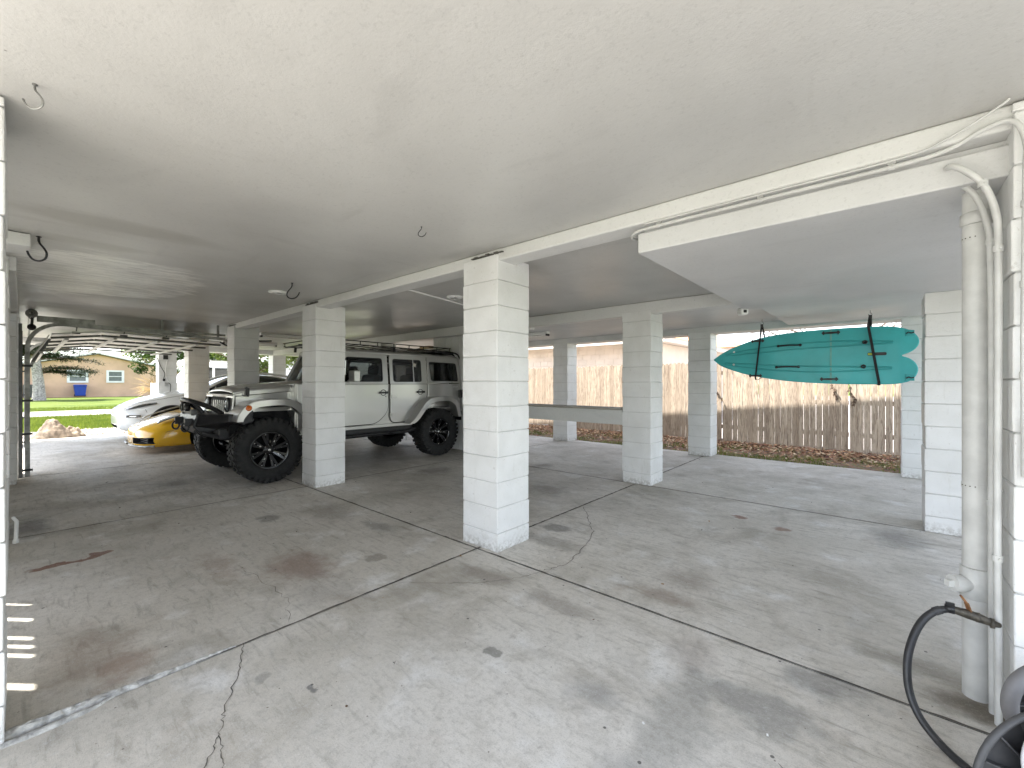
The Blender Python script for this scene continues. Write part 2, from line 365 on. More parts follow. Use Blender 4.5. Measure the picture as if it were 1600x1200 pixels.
    def quad(s, a, b, c, d, mi=0): return s.add([a, b, c, d], [(0, 1, 2, 3)], mi)
    def grid(s, fn, nu, nv, mi=0, smooth=True, closeu=False):
        vs = [fn(i / (nu - (0 if closeu else 1)), j / (nv - 1)) for i in range(nu) for j in range(nv)]
        fs = []
        for i in range(nu if closeu else nu - 1):
            for j in range(nv - 1):
                i2 = (i + 1) % nu; fs.append((i * nv + j, i2 * nv + j, i2 * nv + j + 1, i * nv + j + 1))
        return s.add(vs, fs, mi, smooth)

def wloc(o):
    p = Vector((0, 0, 0))
    while o: p += o.location; o = o.parent
    return p

def obj(name, mb, mats, parent=None, origin=None, bevel=0, seg=2, sub=0, smooth_all=False, fix=True, label=None):
    if not isinstance(mats, (list, tuple)): mats = [mats]
    base = wloc(parent) if parent else Vector((0, 0, 0))
    org = Vector(origin) if origin is not None else base
    me = bpy.data.meshes.new(name)
    me.from_pydata([tuple(Vector(v) - org) for v in mb.v], [], mb.f); me.update()
    for m in mats: me.materials.append(m)
    for p, mi, sm in zip(me.polygons, mb.m, mb.s): p.material_index = mi; p.use_smooth = sm or smooth_all
    if fix:
        bm = bmesh.new(); bm.from_mesh(me); bmesh.ops.recalc_face_normals(bm, faces=bm.faces); bm.to_mesh(me); bm.free()
    o = bpy.data.objects.new(name, me); COL.objects.link(o)
    if parent: o.parent = parent
    o.location = org - base
    if bevel:
        b = o.modifiers.new('bevel', 'BEVEL'); b.width = bevel; b.segments = seg; b.limit_method = 'ANGLE'; b.angle_limit = R(35)
    if sub:
        b = o.modifiers.new('sub', 'SUBSURF'); b.levels = sub; b.render_levels = sub
    if label: o['label'] = label
    return o

def tag(o, label, cat, group=None, kind=None):
    o['label'] = label; o['category'] = cat
    if group: o['group'] = group
    if kind: o['kind'] = kind
    return o
def thing(name, loc, label, cat, group=None):
    o = bpy.data.objects.new(name, None); COL.objects.link(o); o.location = loc; o.empty_display_size = .1
    return tag(o, label, cat, group)
def struct(o): o['kind'] = 'structure'; return o
def copy_tree(o, parent=None):
    c = o.copy(); COL.objects.link(c); c.parent = parent
    for ch in list(o.children): copy_tree(ch, c)
    return c

# ------------------------------------------------------------------ floor: real slabs with gaps
XS = [-15.25, -12.25, -9.3, -5.68, -2.50, 1.6]
YS = [-.95, 2.44, 5.41, 8.62]
mb = MB()
for i in range(len(XS) - 1):
    for j in range(len(YS) - 1):
        g = .0065
        x0, x1, y0, y1 = XS[i] + g, XS[i + 1] - g, YS[j] + g, YS[j + 1] - g
        mb.box(x0, x1, y0, y1, -.09, 0)
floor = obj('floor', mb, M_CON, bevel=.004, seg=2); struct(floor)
mb = MB(); mb.box(-15.24, 1.59, -.94, 8.61, -.12, -.040)
struct(obj('floor_base', mb, M_JOINT))
# cracks and joint filler: thin ribbons lying on the slab
def ribbon(mb, pts, w, z, mi=0, jit=.012, n=7):
    out = []
    for a, b in zip(pts[:-1], pts[1:]):
        for k in range(n):
            t = k / n; p = Vector((a[0] + (b[0] - a[0]) * t, a[1] + (b[1] - a[1]) * t, 0))
            d = Vector((b[1] - a[1], a[0] - b[0], 0)).normalized()
            out.append(p + d * random.uniform(-jit, jit))
    out.append(Vector((pts[-1][0], pts[-1][1], 0)))
    L = []; Rr = []
    for i, p in enumerate(out):
        d = (out[min(i + 1, len(out) - 1)] - out[max(i - 1, 0)]).normalized(); nrm = Vector((-d.y, d.x, 0)); ww = w * random.uniform(.35, 1.15) / 2
        if i in (0, len(out) - 1): ww *= .2
        L.append(p + nrm * ww); Rr.append(p - nrm * ww)
    n2 = len(out); vs = [(p.x, p.y, z) for p in L] + [(p.x, p.y, z) for p in Rr]
    mb.add(vs, [(i, i + 1, n2 + i + 1, n2 + i) for i in range(n2 - 1)], mi)
mb = MB()
ribbon(mb, [(-2.5, .75), (-2.27, .66), (-2.05, .55), (-1.93, .50), (-1.83, .44), (-1.70, .36), (-1.55, .30)], .0045, .003, 0, .009, 9)
ribbon(mb, [(-1.93, .50), (-1.82, .48), (-1.72, .455), (-1.5, .42)], .004, .003, 0, .006, 8)
ribbon(mb, [(-2.46, 4.03), (-2.16, 3.63), (-1.99, 3.42), (-1.81, 2.9), (-1.78, 2.62), (-1.84, 2.46)], .0055, .003, 0, .014, 9)
ribbon(mb, [(-1.84, 2.42), (-1.93, 2.21), (-2.05, 2.03), (-2.21, 1.88), (-2.48, 1.66)], .004, .003, 0, .010, 9)
ribbon(mb, [(-2.52, 1.0), (-2.9, 1.1), (-3.5, 1.05)], .003, .003, 0, .02, 9)
ribbon(mb, [(-.95, 2.47), (-.85, 2.6), (-.5, 2.62)], .002, .003, 0, .02, 5)
for k in range(90):   # little dark twigs and leaf crumbs ground into the slab
    x, y = random.uniform(-5.2, .2), random.uniform(.6, 7.5); a = random.uniform(0, PI); l = random.uniform(.008, .035)
    ribbon(mb, [(x, y), (x + l * math.cos(a), y + l * math.sin(a))], .006, .003, 0, .002, 2)
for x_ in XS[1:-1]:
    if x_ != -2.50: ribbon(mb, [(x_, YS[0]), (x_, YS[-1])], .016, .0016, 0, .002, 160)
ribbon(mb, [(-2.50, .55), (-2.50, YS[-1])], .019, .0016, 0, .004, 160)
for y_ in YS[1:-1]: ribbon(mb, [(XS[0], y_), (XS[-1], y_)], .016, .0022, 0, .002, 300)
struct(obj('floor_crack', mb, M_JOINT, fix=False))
# raised cement ridge along the near joint
def ridge(u, v):
    y = -.30 + u * 1.02; w = .075 * (1 - u) ** .8 + .006
    x = -2.50 - w + v * (w * 1.0)
    h = math.sin(PI * min(1, v * 1.0)) * .020 * (1 - u * .8) + .004
    nz = mnoise.noise(Vector((x * 18, y * 14, 0))) + .6 * mnoise.noise(Vector((x * 60, y * 50, 3))); x += nz * .022 * (1 if v < .9 else .2)
    return (x, y, max(.002, h * (1 + .6 * nz)) if 0 < v < 1 else -.004)
mb = MB(); mb.grid(ridge, 200, 15)
struct(obj('floor_patch', mb, M_PATCH, fix=False))
ridge2 = MB()
def ridgeb(u, v):
    y = -.12 + u * .38; x = -2.49 + v * .05 * math.sin(PI * min(1, u + .05)) ** .5
    return (x, y, .004 + .006 * math.sin(PI * v) if 0 < v < 1 else -.003)
ridge2.grid(ridgeb, 20, 5); struct(obj('floor_patch', ridge2, M_PATCH, fix=False))

# ------------------------------------------------------------------ house above: ceiling, soffit, beams
mb = MB(); mb.box(-15.95, 1.9, -.84, 9.15, 2.425, 2.62)
struct(obj('ceiling', mb, M_CEIL, bevel=.01))
mb = MB(); mb.box(-15.9, 1.85, -.8, 9.2, 2.621, 6.1)
struct(obj('upper_storey_wall', mb, M_CREAM))
def beam(x0, x1, y0, y1, z0, z1=2.424):
    mb = MB(); n = max(2, int((x1 - x0) / .5))
    return struct(obj('ceiling_beam', MB().box(x0, x1, y0, y1, z0, z1), M_BEAM, bevel=.012, seg=3))
beam(-9.12, 1.85, 2.495, 2.685, 2.33)
beam(-9.1, -1.18, 2.69, 2.79, 2.375)                       # set-back board behind the first beam
beam(-15.5, -.2, 5.41, 5.55, 2.262); beam(-15.5, -1.18, 5.56, 5.72, 2.33)
beam(-15.5, 1.85, 8.30, 8.72, 2.27)
beam(-15.5, -15.1, -.8, 8.29, 2.28)
# dropped soffit on the right
struct(obj('ceiling_soffit', MB().box(-1.17, 1.85, 2.56, 5.30, 2.172, 2.296), M_SOF, bevel=.008, seg=3))
struct(obj('ceiling_soffit', MB().box(-1.10, 1.8, 2.69, 5.28, 2.298, 2.423), M_SOF))
struct(obj('ceiling_soffit', MB().box(-1.14, 1.8, 2.60, 2.68, 2.298, 2.327), M_SOF))
struct(obj('ceiling_soffit', MB().box(-1.17, .8, 5.56, 8.28, 2.30, 2.423), M_SOF, bevel=.01))
struct(obj('ceiling_soffit', MB().box(-15.4, -1.19, 5.74, 8.28, 2.385, 2.423), M_SOF, bevel=.01))

# ------------------------------------------------------------------ block columns
def column(x, y, top, label, w=.402, wy=.402, seed=0, name='block_column', kids=None, group='white block columns carrying the house'):
    """near corner (max x, min y)"""
    rnd = random.Random(seed); mb = MB()
    mb.box(x - w + .009, x - .009, y + .009, y + wy - .009, 0, top - .004, 1)
    z = 0.0; k = 0
    hs = [.146] + [.2032] * 20
    while z < top - .02:
        z1 = min(top, z + hs[k]); j = lambda: rnd.uniform(-.0042, .0042)
        a, b, c, d = j(), j(), j(), j()
        mb.box(x - w + a, x + b, y + c, y + wy + d, z + (.0028 if k else 0), z1 - .0028)
        z = z1; k += 1
    o = obj(name, mb, [M_BLK, M_MORTAR], origin=(x - w / 2, y + wy / 2, 0), bevel=.006, seg=2)
    tag(o, label, 'column', group)
    return o
SP = 3.195
column(-2.307, 2.4755, 2.385, 'large white block column standing alone in the centre foreground', seed=1)
column(-5.502, 2.4755, 2.385, 'white block column hiding the middle of the silver off-road car', seed=2)
column(-8.70, 2.4755, 2.385, 'white block column rising behind the silver hood of the off-road car', seed=3)
column(-11.892, 2.4755, 2.385, 'white block column between the white car and the silver off-road car', seed=4)
cable_col = column(-15.09, 2.4755, 2.385, 'far white block column with hanging cables behind the white car hood', seed=5)
column(-2.293, 5.405, 2.311, 'white block column at the right end of the long wooden ledge', seed=6)
column(-5.50, 5.405, 2.26, 'white block column hidden behind the large centre column', seed=7)
column(-8.70, 5.405, 2.26, 'white block column whose top shows over the black roof rack', seed=8)
column(-11.9, 5.405, 2.26, 'white block column far behind the windshield of the silver car', seed=9)
column(-15.1, 5.405, 2.26, 'far white block column above the silver hood at the street side', seed=10)
column(.692, 5.397, 2.171, 'wide white block column between the teal board and the drain pipe', seed=11)
column(-2.383, 8.294, 2.300, 'white block column beside the pointed nose of the teal board', seed=12)
column(-5.513, 8.294, 2.285, 'white block column behind the long wooden ledge in front of the fence', seed=13)
column(.612, 8.294, 2.285, 'white block column behind the notched tail of the teal board', seed=14)
column(.775, 2.475, 2.42, 'white block column at the right edge with grey conduits clamped on', seed=15)
column(-2.47, -.445, 2.42, 'nearest white block column at the extreme left edge', seed=16)
column(-5.52, -.475, 2.42, 'second white block column along the left edge with a capped pipe at its foot', seed=17)
column(-8.70, -.445, 2.28, 'third white block column on the left beside the garage door track', seed=18)
column(-9.42, -.42, 2.30, 'grey shaded block jamb carrying the garage door track', w=.30, seed=19)
column(-14.0, -.42, 2.30, 'far block jamb at the other end of the garage door', w=.35, seed=20)
for cx_, cy_, seed in ((-2.307, 2.4755, 3), (-5.502, 2.4755, 4), (-8.70, 2.4755, 5)):  # dark slivers added for the shade in the broken gap above the columns
    rr_ = random.Random(seed); mb = MB(); x_ = cx_ - .30
    while x_ < cx_ + .02:
        h_ = rr_.uniform(.004, .018); w_ = rr_.uniform(.015, .05); mb.box(x_, x_ + w_, cy_ - .004, cy_ + .018, 2.385, 2.385 + h_); x_ += w_ * rr_.uniform(.8, 1.5)
    tag(obj('gap_sliver', mb, mat('dark_gap', (.10, .095, .085), .95, var=.5, vscale=40, bump=1)), {3: 'dark slivers for the shaded gap on top of the large centre column', 4: 'dark slivers for the shaded gap on top of the column hiding the silver car', 5: 'dark slivers for the shaded gap on top of the column behind the silver hood'}[seed], 'gap', 'dark gap slivers at the column heads')
# column caps / wood ends on the left columns
mb = MB(); mb.box(-5.93, -5.50, -.50, .005, 2.10, 2.30)
struct(obj('ceiling_beam', MB().box(-15.0, -5.55, -.40, -.03, 2.30, 2.424), M_BEAM, bevel=.01))
o = obj('wooden_corbel', MB().box(-4.95, -4.62, -.45, .04, 2.33, 2.42), M_BEAM, bevel=.006)
tag(o, 'short painted timber corbel under the ceiling beside the black hook', 'corbel')
# short capped pipe at foot of second column
mb = MB(); mb.tube([(-5.44, -.035, .03), (-5.44, -.03, .20), (-5.47, -.05, .23)], .013); mb.cyl((-5.44, -.035, .02), (-5.44, -.035, .05), .02)
tag(obj('stub_pipe', mb, M_PVC), 'short white pipe stub at the foot of the second left column', 'pipe')

# slatted gate on the left bay (throws the light strips; unseen solid end added to block sun)
g = thing('slatted_gate', (-4.0, -.62, 0), 'white slatted gate beyond the left columns letting thin sun strips through, its added solid end blocking sun', 'gate')
mb = MB()
gaps = [(-4.748, .045), (-4.498, .066), (-4.228, .060), (-4.118, .058), (-4.008, .060), (-3.678, .078), (-3.50, .07)]
x = -9.4  # solid run up to the first gap is added, unseen, to block sun
for gx, gw in gaps + [(-2.9, .0)]:
    mb.box(x, gx - gw / 2, -.64, -.62, .04, 2.30); x = gx + gw / 2
obj('slat_and_blocker', mb, M_WTRIM, g)
mb = MB(); mb.box(-9.4, -2.9, -.665, -.641, .06, .10); mb.box(-9.4, -2.9, -.665, -.641, 2.2, 2.3); obj('rail', mb, M_WTRIM, g)

# ------------------------------------------------------------------ wooden ledge
g = thing('wooden_ledge', (-4.3, 5.5, 0), 'long grey-white wooden ledge fixed between two block columns', 'ledge')
obj('top_board', MB().box(-5.49, -2.705, 5.41, 5.76, .975, 1.0), mat('ledge_top', (.34, .32, .28), .7), g, bevel=.003)
obj('apron', MB().box(-5.49, -2.70, 5.425, 5.463, .775, .973), M_BEAM, g, bevel=.004)
obj('trim', MB().box(-5.49, -2.70, 5.405, 5.424, .93, .973), M_BEAM, g, bevel=.002)

# ------------------------------------------------------------------ storage closet (vertical grooves)
g = thing('storage_closet', (-6.6, 6.6, 0), 'white storage closet with vertical grooves seen over the car rear', 'closet')
mb = MB(); mb.box(-7.3, -5.98, 5.83, 7.2, 0, 2.375)
obj('wall', mb, M_WTRIM, g)
mb = MB(); x = -7.3
while x < -6.0: mb.box(x + .006, min(-5.97, x + .196), 5.81, 5.829, .03, 2.36); x += .2
obj('siding', mb, M_WTRIM, g, bevel=.003)
# shelf stuff on top left of the closet: open crate-like clutter
g2 = thing('storage_shelf', (-7.9, 6.3, 0), 'cluttered open shelf beside the grooved closet above the car roof', 'shelf')
mb = MB()
for z in (.5, 1.3, 2.1): mb.box(-8.6, -7.35, 6.0, 6.5, z, z + .025)
for xx in (-8.58, -7.4): mb.box(xx, xx + .03, 6.0, 6.03, 0, 2.2); mb.box(xx, xx + .03, 6.47, 6.5, 0, 2.2)
obj('frame', mb, M_WTRIM, g2)
o = obj('cardboard_box', MB().box(-8.1, -7.75, 6.05, 6.4, 2.126, 2.20), mat('cardboard', (.42, .30, .18), .9)); tag(o, 'flat brown cardboard box on the cluttered shelf', 'box')
o = obj('paddle', MB().tube([(-8.7, 6.1, 2.14), (-7.5, 6.05, 2.17), (-7.3, 6.04, 2.20)], .012), M_BLACK); tag(o, 'dark pole lying on the cluttered shelf under the ceiling', 'pole')

# ------------------------------------------------------------------ drain pipe, conduits
pipe = thing('drain_pipe', (.305, 2.70, 0), 'thick painted vertical drain pipe with cleanout and straps at the right', 'pipe')
mb = MB(); mb.tube([(.305, 2.70, 0), (.305, 2.70, .47)], .0435, 32); mb.tube([(.305, 2.70, .47), (.305, 2.70, 2.171)], .0435, 32)
obj('pipe_run', mb, M_PVC, pipe)
mb = MB(); mb.lathe([(.0436, .0), (.051, .004), (.051, .13), (.0436, .134)], (.305, 2.70, .425), 'z', 32)
obj('coupling', mb, M_PVC, pipe); mb = MB()
mb.lathe([(.0436, 0), (.050, .004), (.050, .05), (.0436, .054)], (.305, 2.70, 2.03), 'z', 32)
obj('coupling', mb, M_PVC, pipe)
mb = MB(); mb.tube([(.30, 2.69, .485), (.245, 2.655, .485)], .030, 20); mb.lathe([(0, -.018), (.035, -.018), (.036, 0), (.036, .016), (0, .016)], (0, 0, 0), 'x', 24, smooth=False)
# move that last lathe to the cleanout
k = 24 * 5; 
for i in range(len(mb.v) - k, len(mb.v)):
    v = Vector(mb.v[i]); v = Matrix.Rotation(R(33), 3, 'Z') @ v; mb.v[i] = tuple(v + Vector((.243, 2.653, .485)))
mb.obox((.222, 2.64, .485), (.03, .025, .025), (0, 0, R(33)))
obj('cleanout', mb, M_PVC, pipe)
for z in (1.965, .90):
    mb = MB(); mb.lathe([(.0437, 0), (.0455, 0), (.0455, .018), (.0437, .018)], (.305, 2.70, z), 'z', 32, smooth=False)
    mb.bar((.335, 2.668, z + .009), (.372, 2.635, z + .009), .002, .018)
    for a in (200, 220, 240, 260): mb.cyl((.305 + .045 * math.cos(R(a)), 2.70 + .045 * math.sin(R(a)), z + .009), (.305 + .0465 * math.cos(R(a)), 2.70 + .0465 * math.sin(R(a)), z + .009), .0025, 8, 1)
    obj('strap', mb, [M_PVC, M_JOINT], pipe)

def smooth_path(P, n=8):
    P = [Vector(p) for p in P]; out = []
    for i in range(len(P) - 1):
        p0 = P[max(i - 1, 0)]; p1 = P[i]; p2 = P[i + 1]; p3 = P[min(i + 2, len(P) - 1)]
        for k in range(n):
            t = k / n; out.append(.5 * ((2 * p1) + (p2 - p0) * t + (2 * p0 - 5 * p1 + 4 * p2 - p3) * t * t + (3 * p1 - p0 - 3 * p2 + p3) * t ** 3))
    out.append(P[-1]); return out
def conduit(pts, r, label, clamps, name='conduit'):
    t = thing(name, pts[-1], label, 'conduit', 'painted conduits on the right')
    obj('tube', MB().tube(smooth_path(pts), r, 14), M_PVC, t)
    for c, ax in clamps:
        mb = MB()
        mb.lathe([(r, -.012), (r + .004, -.012), (r + .004, .012), (r, .012)], c, ax, 18, smooth=False)
        obj('clamp', mb, M_PVC, t)
        mb = MB(); mb.obox((c[0], c[1] + .0, c[2] + (.0 if ax == 'z' else r + .008)), (.03, .012, .012) if ax == 'x' else (.012, .03, .010)); mb.cyl((c[0] + .004, c[1] - r - .004, c[2]), (c[0] + .004, c[1] - r - .010, c[2]), .004, 8)
        obj('screw', mb, M_STRAP, t)
    return t
conduit([(-1.20, 2.75, 2.30), (-1.22, 2.60, 2.285), (-1.18, 2.535, 2.292), (-1.07, 2.522, 2.302), (-.5, 2.522, 2.305), (.02, 2.522, 2.305), (.20, 2.515, 2.315), (.30, 2.475, 2.345), (.37, 2.453, 2.34), (.402, 2.45, 2.25), (.402, 2.45, 2.1), (.398, 2.452, 1.5), (.40, 2.452, 1.0)], .0092,
        'long painted conduit along the soffit edge bending down the right column', [((-1.02, 2.522, 2.304), 'x'), ((-.48, 2.522, 2.305), 'x'), ((.03, 2.522, 2.305), 'x'), ((.402, 2.45, 2.02), 'z'), ((.400, 2.451, 1.72), 'z'), ((.399, 2.452, 1.38), 'z')])
conduit([(.205, 2.60, 2.255), (.21, 2.53, 2.25), (.245, 2.50, 2.215), (.30, 2.50, 2.14), (.335, 2.515, 2.03), (.345, 2.53, 1.90), (.345, 2.53, 1.4), (.342, 2.525, .8), (.346, 2.53, .3), (.346, 2.53, .0)], .0118,
        'inner painted conduit curving out of the soffit and down beside the column', [((.30, 2.50, 2.14), 'z'), ((.345, 2.53, 1.88), 'z'), ((.342, 2.525, .66), 'z')])
conduit([(.21, 2.66, 2.22), (.24, 2.615, 2.20), (.29, 2.60, 2.13), (.325, 2.60, 2.0), (.335, 2.605, 1.85), (.338, 2.605, 1.3), (.336, 2.60, .7), (.34, 2.605, .0)], .0112,
        'outer painted conduit next to the thick drain pipe down to the floor', [((.335, 2.605, 1.93), 'z'), ((.337, 2.603, .86), 'z')])
conduit([(-1.1, 2.497, 2.322), (-.5, 2.495, 2.322), (.05, 2.493, 2.322), (.2, 2.47, 2.345), (.33, 2.44, 2.40), (.36, 2.435, 2.42)], .005,
        'thin painted cable running above the long conduit', [], 'cable')
# grey junction box at far right
o = obj('meter_box', MB().box(.415, .62, 2.38, 2.468, .98, 1.22), mat('grey_enclosure', (.30, .31, .33), .5), bevel=.012); tag(o, 'grey electrical box on the right edge column', 'electrical box')

# ------------------------------------------------------------------ hose, valve, reel
val = thing('hose_valve', (.30, 2.62, .45), 'dark corroded valve with rusty lever beside the drain pipe', 'valve')
mb = MB(); mb.tube([(.345, 2.515, .400), (.325, 2.50, .407), (.295, 2.49, .418), (.255, 2.478, .428), (.215, 2.468, .436)], [.010, .013, .017, .018, .014], 14)
for q in ((.325, 2.50, .407), (.285, 2.487, .421)): mb.lathe([(.0, -.006), (.019, -.006), (.019, .006), (0, .006)], q, 'x', 12)
obj('body', mb, M_BRASS, val)
mb = MB(); mb.bar((.262, 2.478, .44), (.252, 2.470, .475), .016, .006); mb.bar((.252, 2.470, .475), (.236, 2.465, .50), .014, .006); obj('lever', mb, M_RUST, val)
mb = MB(); mb.lathe([(.011, -.014), (.017, -.014), (.017, .014), (.011, .014)], (.205, 2.466, .436), 'x', 14); mb.obox((.206, 2.464, .456), (.026, .012, .012)); obj('clip', mb, M_BLACK, val)
hose = thing('garden_hose', (.22, 2.2, 0), 'thick black hose arching from the valve down to the floor', 'hose')
HP = [(.205, 2.466, .436), (.16, 2.45, .415), (.12, 2.42, .37), (.09, 2.38, .30), (.075, 2.34, .22), (.08, 2.31, .13), (.11, 2.27, .06), (.17, 2.215, .016), (.25, 2.12, .015), (.34, 2.02, .02), (.40, 1.98, .05)]
obj('tube', MB().tube(smooth_path(HP), .0135, 14), M_HOSE, hose)
obj('collar', MB().tube(smooth_path(HP)[5:9], .0155, 14), M_PLAS, hose)

reel = thing('hose_reel', (.42, 2.0, 0), 'grey and black plastic hose reel cut off at the bottom right corner', 'hose reel')
fw = Vector((-.656, .755, 0)); rt = Vector((.755, .656, 0))
def rring(c, r, t, n=40, w=None, mi=0, mbx=None, ax=None):
    a = ax or (rt, Vector((0, 0, 1)))
    pts = [Vector(c) + a[0] * (r * math.cos(2 * PI * k / n)) + a[1] * (r * math.sin(2 * PI * k / n)) for k in range(n)]
    mbx.tube(pts, t, 12, mi, closed=True)
def px(u, v, d): # a point in reel space: right, up, depth (metres from the lens station; constants taken once from layout)
    return Vector((0, 0, 1.35)) + fw * d + rt * (u * d) + Vector((0, 0, v * d))
C1 = px(1.246, -.753, 1.42); 
mb = MB(); rring(C1, .112, .022, 48, mbx=mb); obj('wheel', mb, M_REELG, reel)
mb = MB()
for k in range(14):
    a = 2 * PI * k / 14; d = rt * math.cos(a) + Vector((0, 0, 1)) * math.sin(a); mb.bar(C1 + d * .02, C1 + d * .095, .004, .018, up=fw)
mb.cyl(C1 - fw * .02, C1 + fw * .03, .028); mb.cyl(C1 + fw * .018, C1 + fw * .022, .094, 32)
obj('spoke', mb, M_REELD, reel)
C2 = px(1.262, -.948, 1.20)
mb = MB(); rring(C2, .212, .009, 56, mbx=mb)
for k in range(16):
    a = 2 * PI * k / 16; d = rt * math.cos(a) + Vector((0, 0, 1)) * math.sin(a); mb.bar(C2 + d * .05, C2 + d * .208, .004, .02, up=fw)
mb.cyl(C2 + fw * .012, C2 + fw * .016, .206, 40); mb.cyl(C2 - fw * .02, C2 + fw * .02, .055, 24)
obj('drum_flange', mb, M_REELD, reel)
C3 = px(1.30, -.885, 1.165)
mb = MB(); rring(C3, .115, .007, 48, mbx=mb); mb.cyl(C3 + fw * .004, C3 + fw * .008, .112, 40); obj('hub_cover', mb, mat('pale_reel_plastic', (.55, .54, .55), .5), reel)
mb = MB(); mb.bar(C1 + fw * .03, (C1.x, C1.y, .0), .03, .02); mb.bar((C1.x, C1.y, .012), (C2.x + .1, C2.y - .1, .012), .03, .022); obj('stand', mb, M_REELD, reel)

# ------------------------------------------------------------------ ceiling hooks
def hook(c, s, m, label, ang, name='ceiling_hook', mirror=1):
    a = Vector((math.cos(ang), math.sin(ang), 0)) * mirror
    P = [(0, 0), (0.02, -.25), (.22, -.50), (.34, -.72), (.28, -.95), (.02, -1.05), (-.25, -.98), (-.42, -.80), (-.50, -.62)]
    pts = [Vector(c) + a * (p[0] * s) + Vector((0, 0, p[1] * s)) for p in P]
    mb = MB(); mb.tube(smooth_path(pts, 6), s * .04, 10); mb.lathe([(0, 0), (s * .09, 0), (s * .09, -.004), (0, -.004)], c, 'z', 14)
    o = obj(name, mb, m, origin=c); tag(o, label, 'hook', 'hooks screwed into the ceiling'); return o
RA = R(41)
hook((-2.30, .03, 2.425), .085, M_GALV, 'shiny bare metal hook in the ceiling at the upper left', RA)
hook((-4.67, .08, 2.425), .17, M_BLACK, 'large black hook hanging by the left edge corbel', RA)
hook((-2.39, 1.80, 2.425), .065, M_BLACK, 'small dark hook in the middle of the ceiling', RA, mirror=-1)
hook((-4.78, 1.90, 2.425), .16, M_BLACK, 'black ceiling hook beside the round white disc', RA, mirror=-1)

# ceiling discs, conduit, lamps
def disc(c, r, label):
    o = obj('ceiling_disc', MB().lathe([(0, 0), (r, 0), (r, -.012), (r * .9, -.02), (0, -.02)], c, 'z', 28), M_WTRIM, origin=c); tag(o, label, 'ceiling disc', 'round covers on the ceiling')
disc((-5.36, 1.97, 2.425), .10, 'round white ceiling disc next to the black hook'); disc((-4.0, 3.52, 2.425), .10, 'round white ceiling disc behind the first beam')
tag(obj('ceiling_conduit', MB().tube([(-4.05, 2.80, 2.415), (-4.45, 4.6, 2.415), (-4.5, 5.4, 2.415)], .010, 10), M_WTRIM), 'thin white conduit crossing the ceiling between the beams', 'conduit')
def fluor(c, l, ax, label):
    t = thing('tube_lamp', c, label, 'lamp', 'unlit fluorescent fixtures')
    x, y, z = c; h = l / 2
    if ax == 'y': B = lambda a, b, z0, z1, e=0: (x - a, x + b, y - h + e, y + h - e, z0, z1)
    else: B = lambda a, b, z0, z1, e=0: (x - h + e, x + h - e, y - a, y + b, z0, z1)
    obj('housing', MB().box(*B(.055, .055, z + .0, z + .05)), M_WTRIM, t, bevel=.006)
    mb = MB()
    for s in (-.03, .03):
        mb = MB()
        if ax == 'y': mb.cyl((x + s, y - h + .04, z - .022), (x + s, y + h - .04, z - .022), .013, 12)
        else: mb.cyl((x - h + .04, y + s, z - .022), (x + h - .04, y + s, z - .022), .013, 12)
        obj('tube', mb, M_TUBE, t)
    for s in (-1, 1):
        mb = MB()
        if ax == 'y': mb.box(x - .05, x + .05, y + s * (h - .02) - .012, y + s * (h - .02) + .012, z - .04, z - .001)
        else: mb.box(x + s * (h - .02) - .012, x + s * (h - .02) + .012, y - .05, y + .05, z - .04, z - .001)
        obj('socket', mb, M_PLAS, t)
fluor((-10.0, 3.95, 2.372), 1.25, 'y', 'unlit fluorescent lamp above the silver hood near the ceiling')
fluor((-12.4, 3.9, 2.372), 1.25, 'y', 'farther unlit fluorescent lamp between two street side columns')
fluor((-13.6, 3.4, 2.372), 1.25, 'y', 'farthest unlit fluorescent lamp left of the hood column')
fluor((-5.62, 6.84, 2.33), 1.25, 'x', 'unlit fluorescent lamp right of the large centre column')
# wiring along the second beam
mb = MB(); mb.tube([(-5.6, 5.80, 2.365), (-4.3, 5.80, 2.365), (-1.2, 5.80, 2.365)], .009, 8)
tag(obj('conduit', mb, M_DSTEEL), 'dark conduit strip behind the second beam', 'conduit')
o = obj('junction_box', MB().box(-4.95, -4.80, 6.0, 6.15, 2.33, 2.384), M_WTRIM, bevel=.006); tag(o, 'small white junction box on the ceiling behind the second beam', 'junction box')
o = obj('junction_box', MB().box(-6.72, -6.56, 5.95, 6.06, 2.33, 2.384), M_WTRIM, bevel=.006); tag(o, 'small white junction box in front of the grooved closet', 'junction box')
# security camera
cam_t = thing('security_camera', (-1.2, 5.47, 2.17), 'small white security camera at the corner of the dropped soffit', 'camera')
mb = MB(); mb.tube([(-1.21, 5.43, 2.255), (-1.21, 5.40, 2.20)], .012); obj('mount', mb, M_WTRIM, cam_t)
mb = MB(); mb.obox((-1.20, 5.375, 2.165), (.085, .11, .085), (0, 0, R(40))); obj('body', mb, M_WTRIM, cam_t, bevel=.02, seg=4)
cc = Vector((-1.20, 5.375, 2.165)) + Vector((.03, -.04, -.006)); mb = MB(); mb.obox(cc + Vector((.0,.004,0)), (.04, .025, .035), (0, 0, R(40))); obj('lens', mb, M_BLACK, cam_t, bevel=.008)

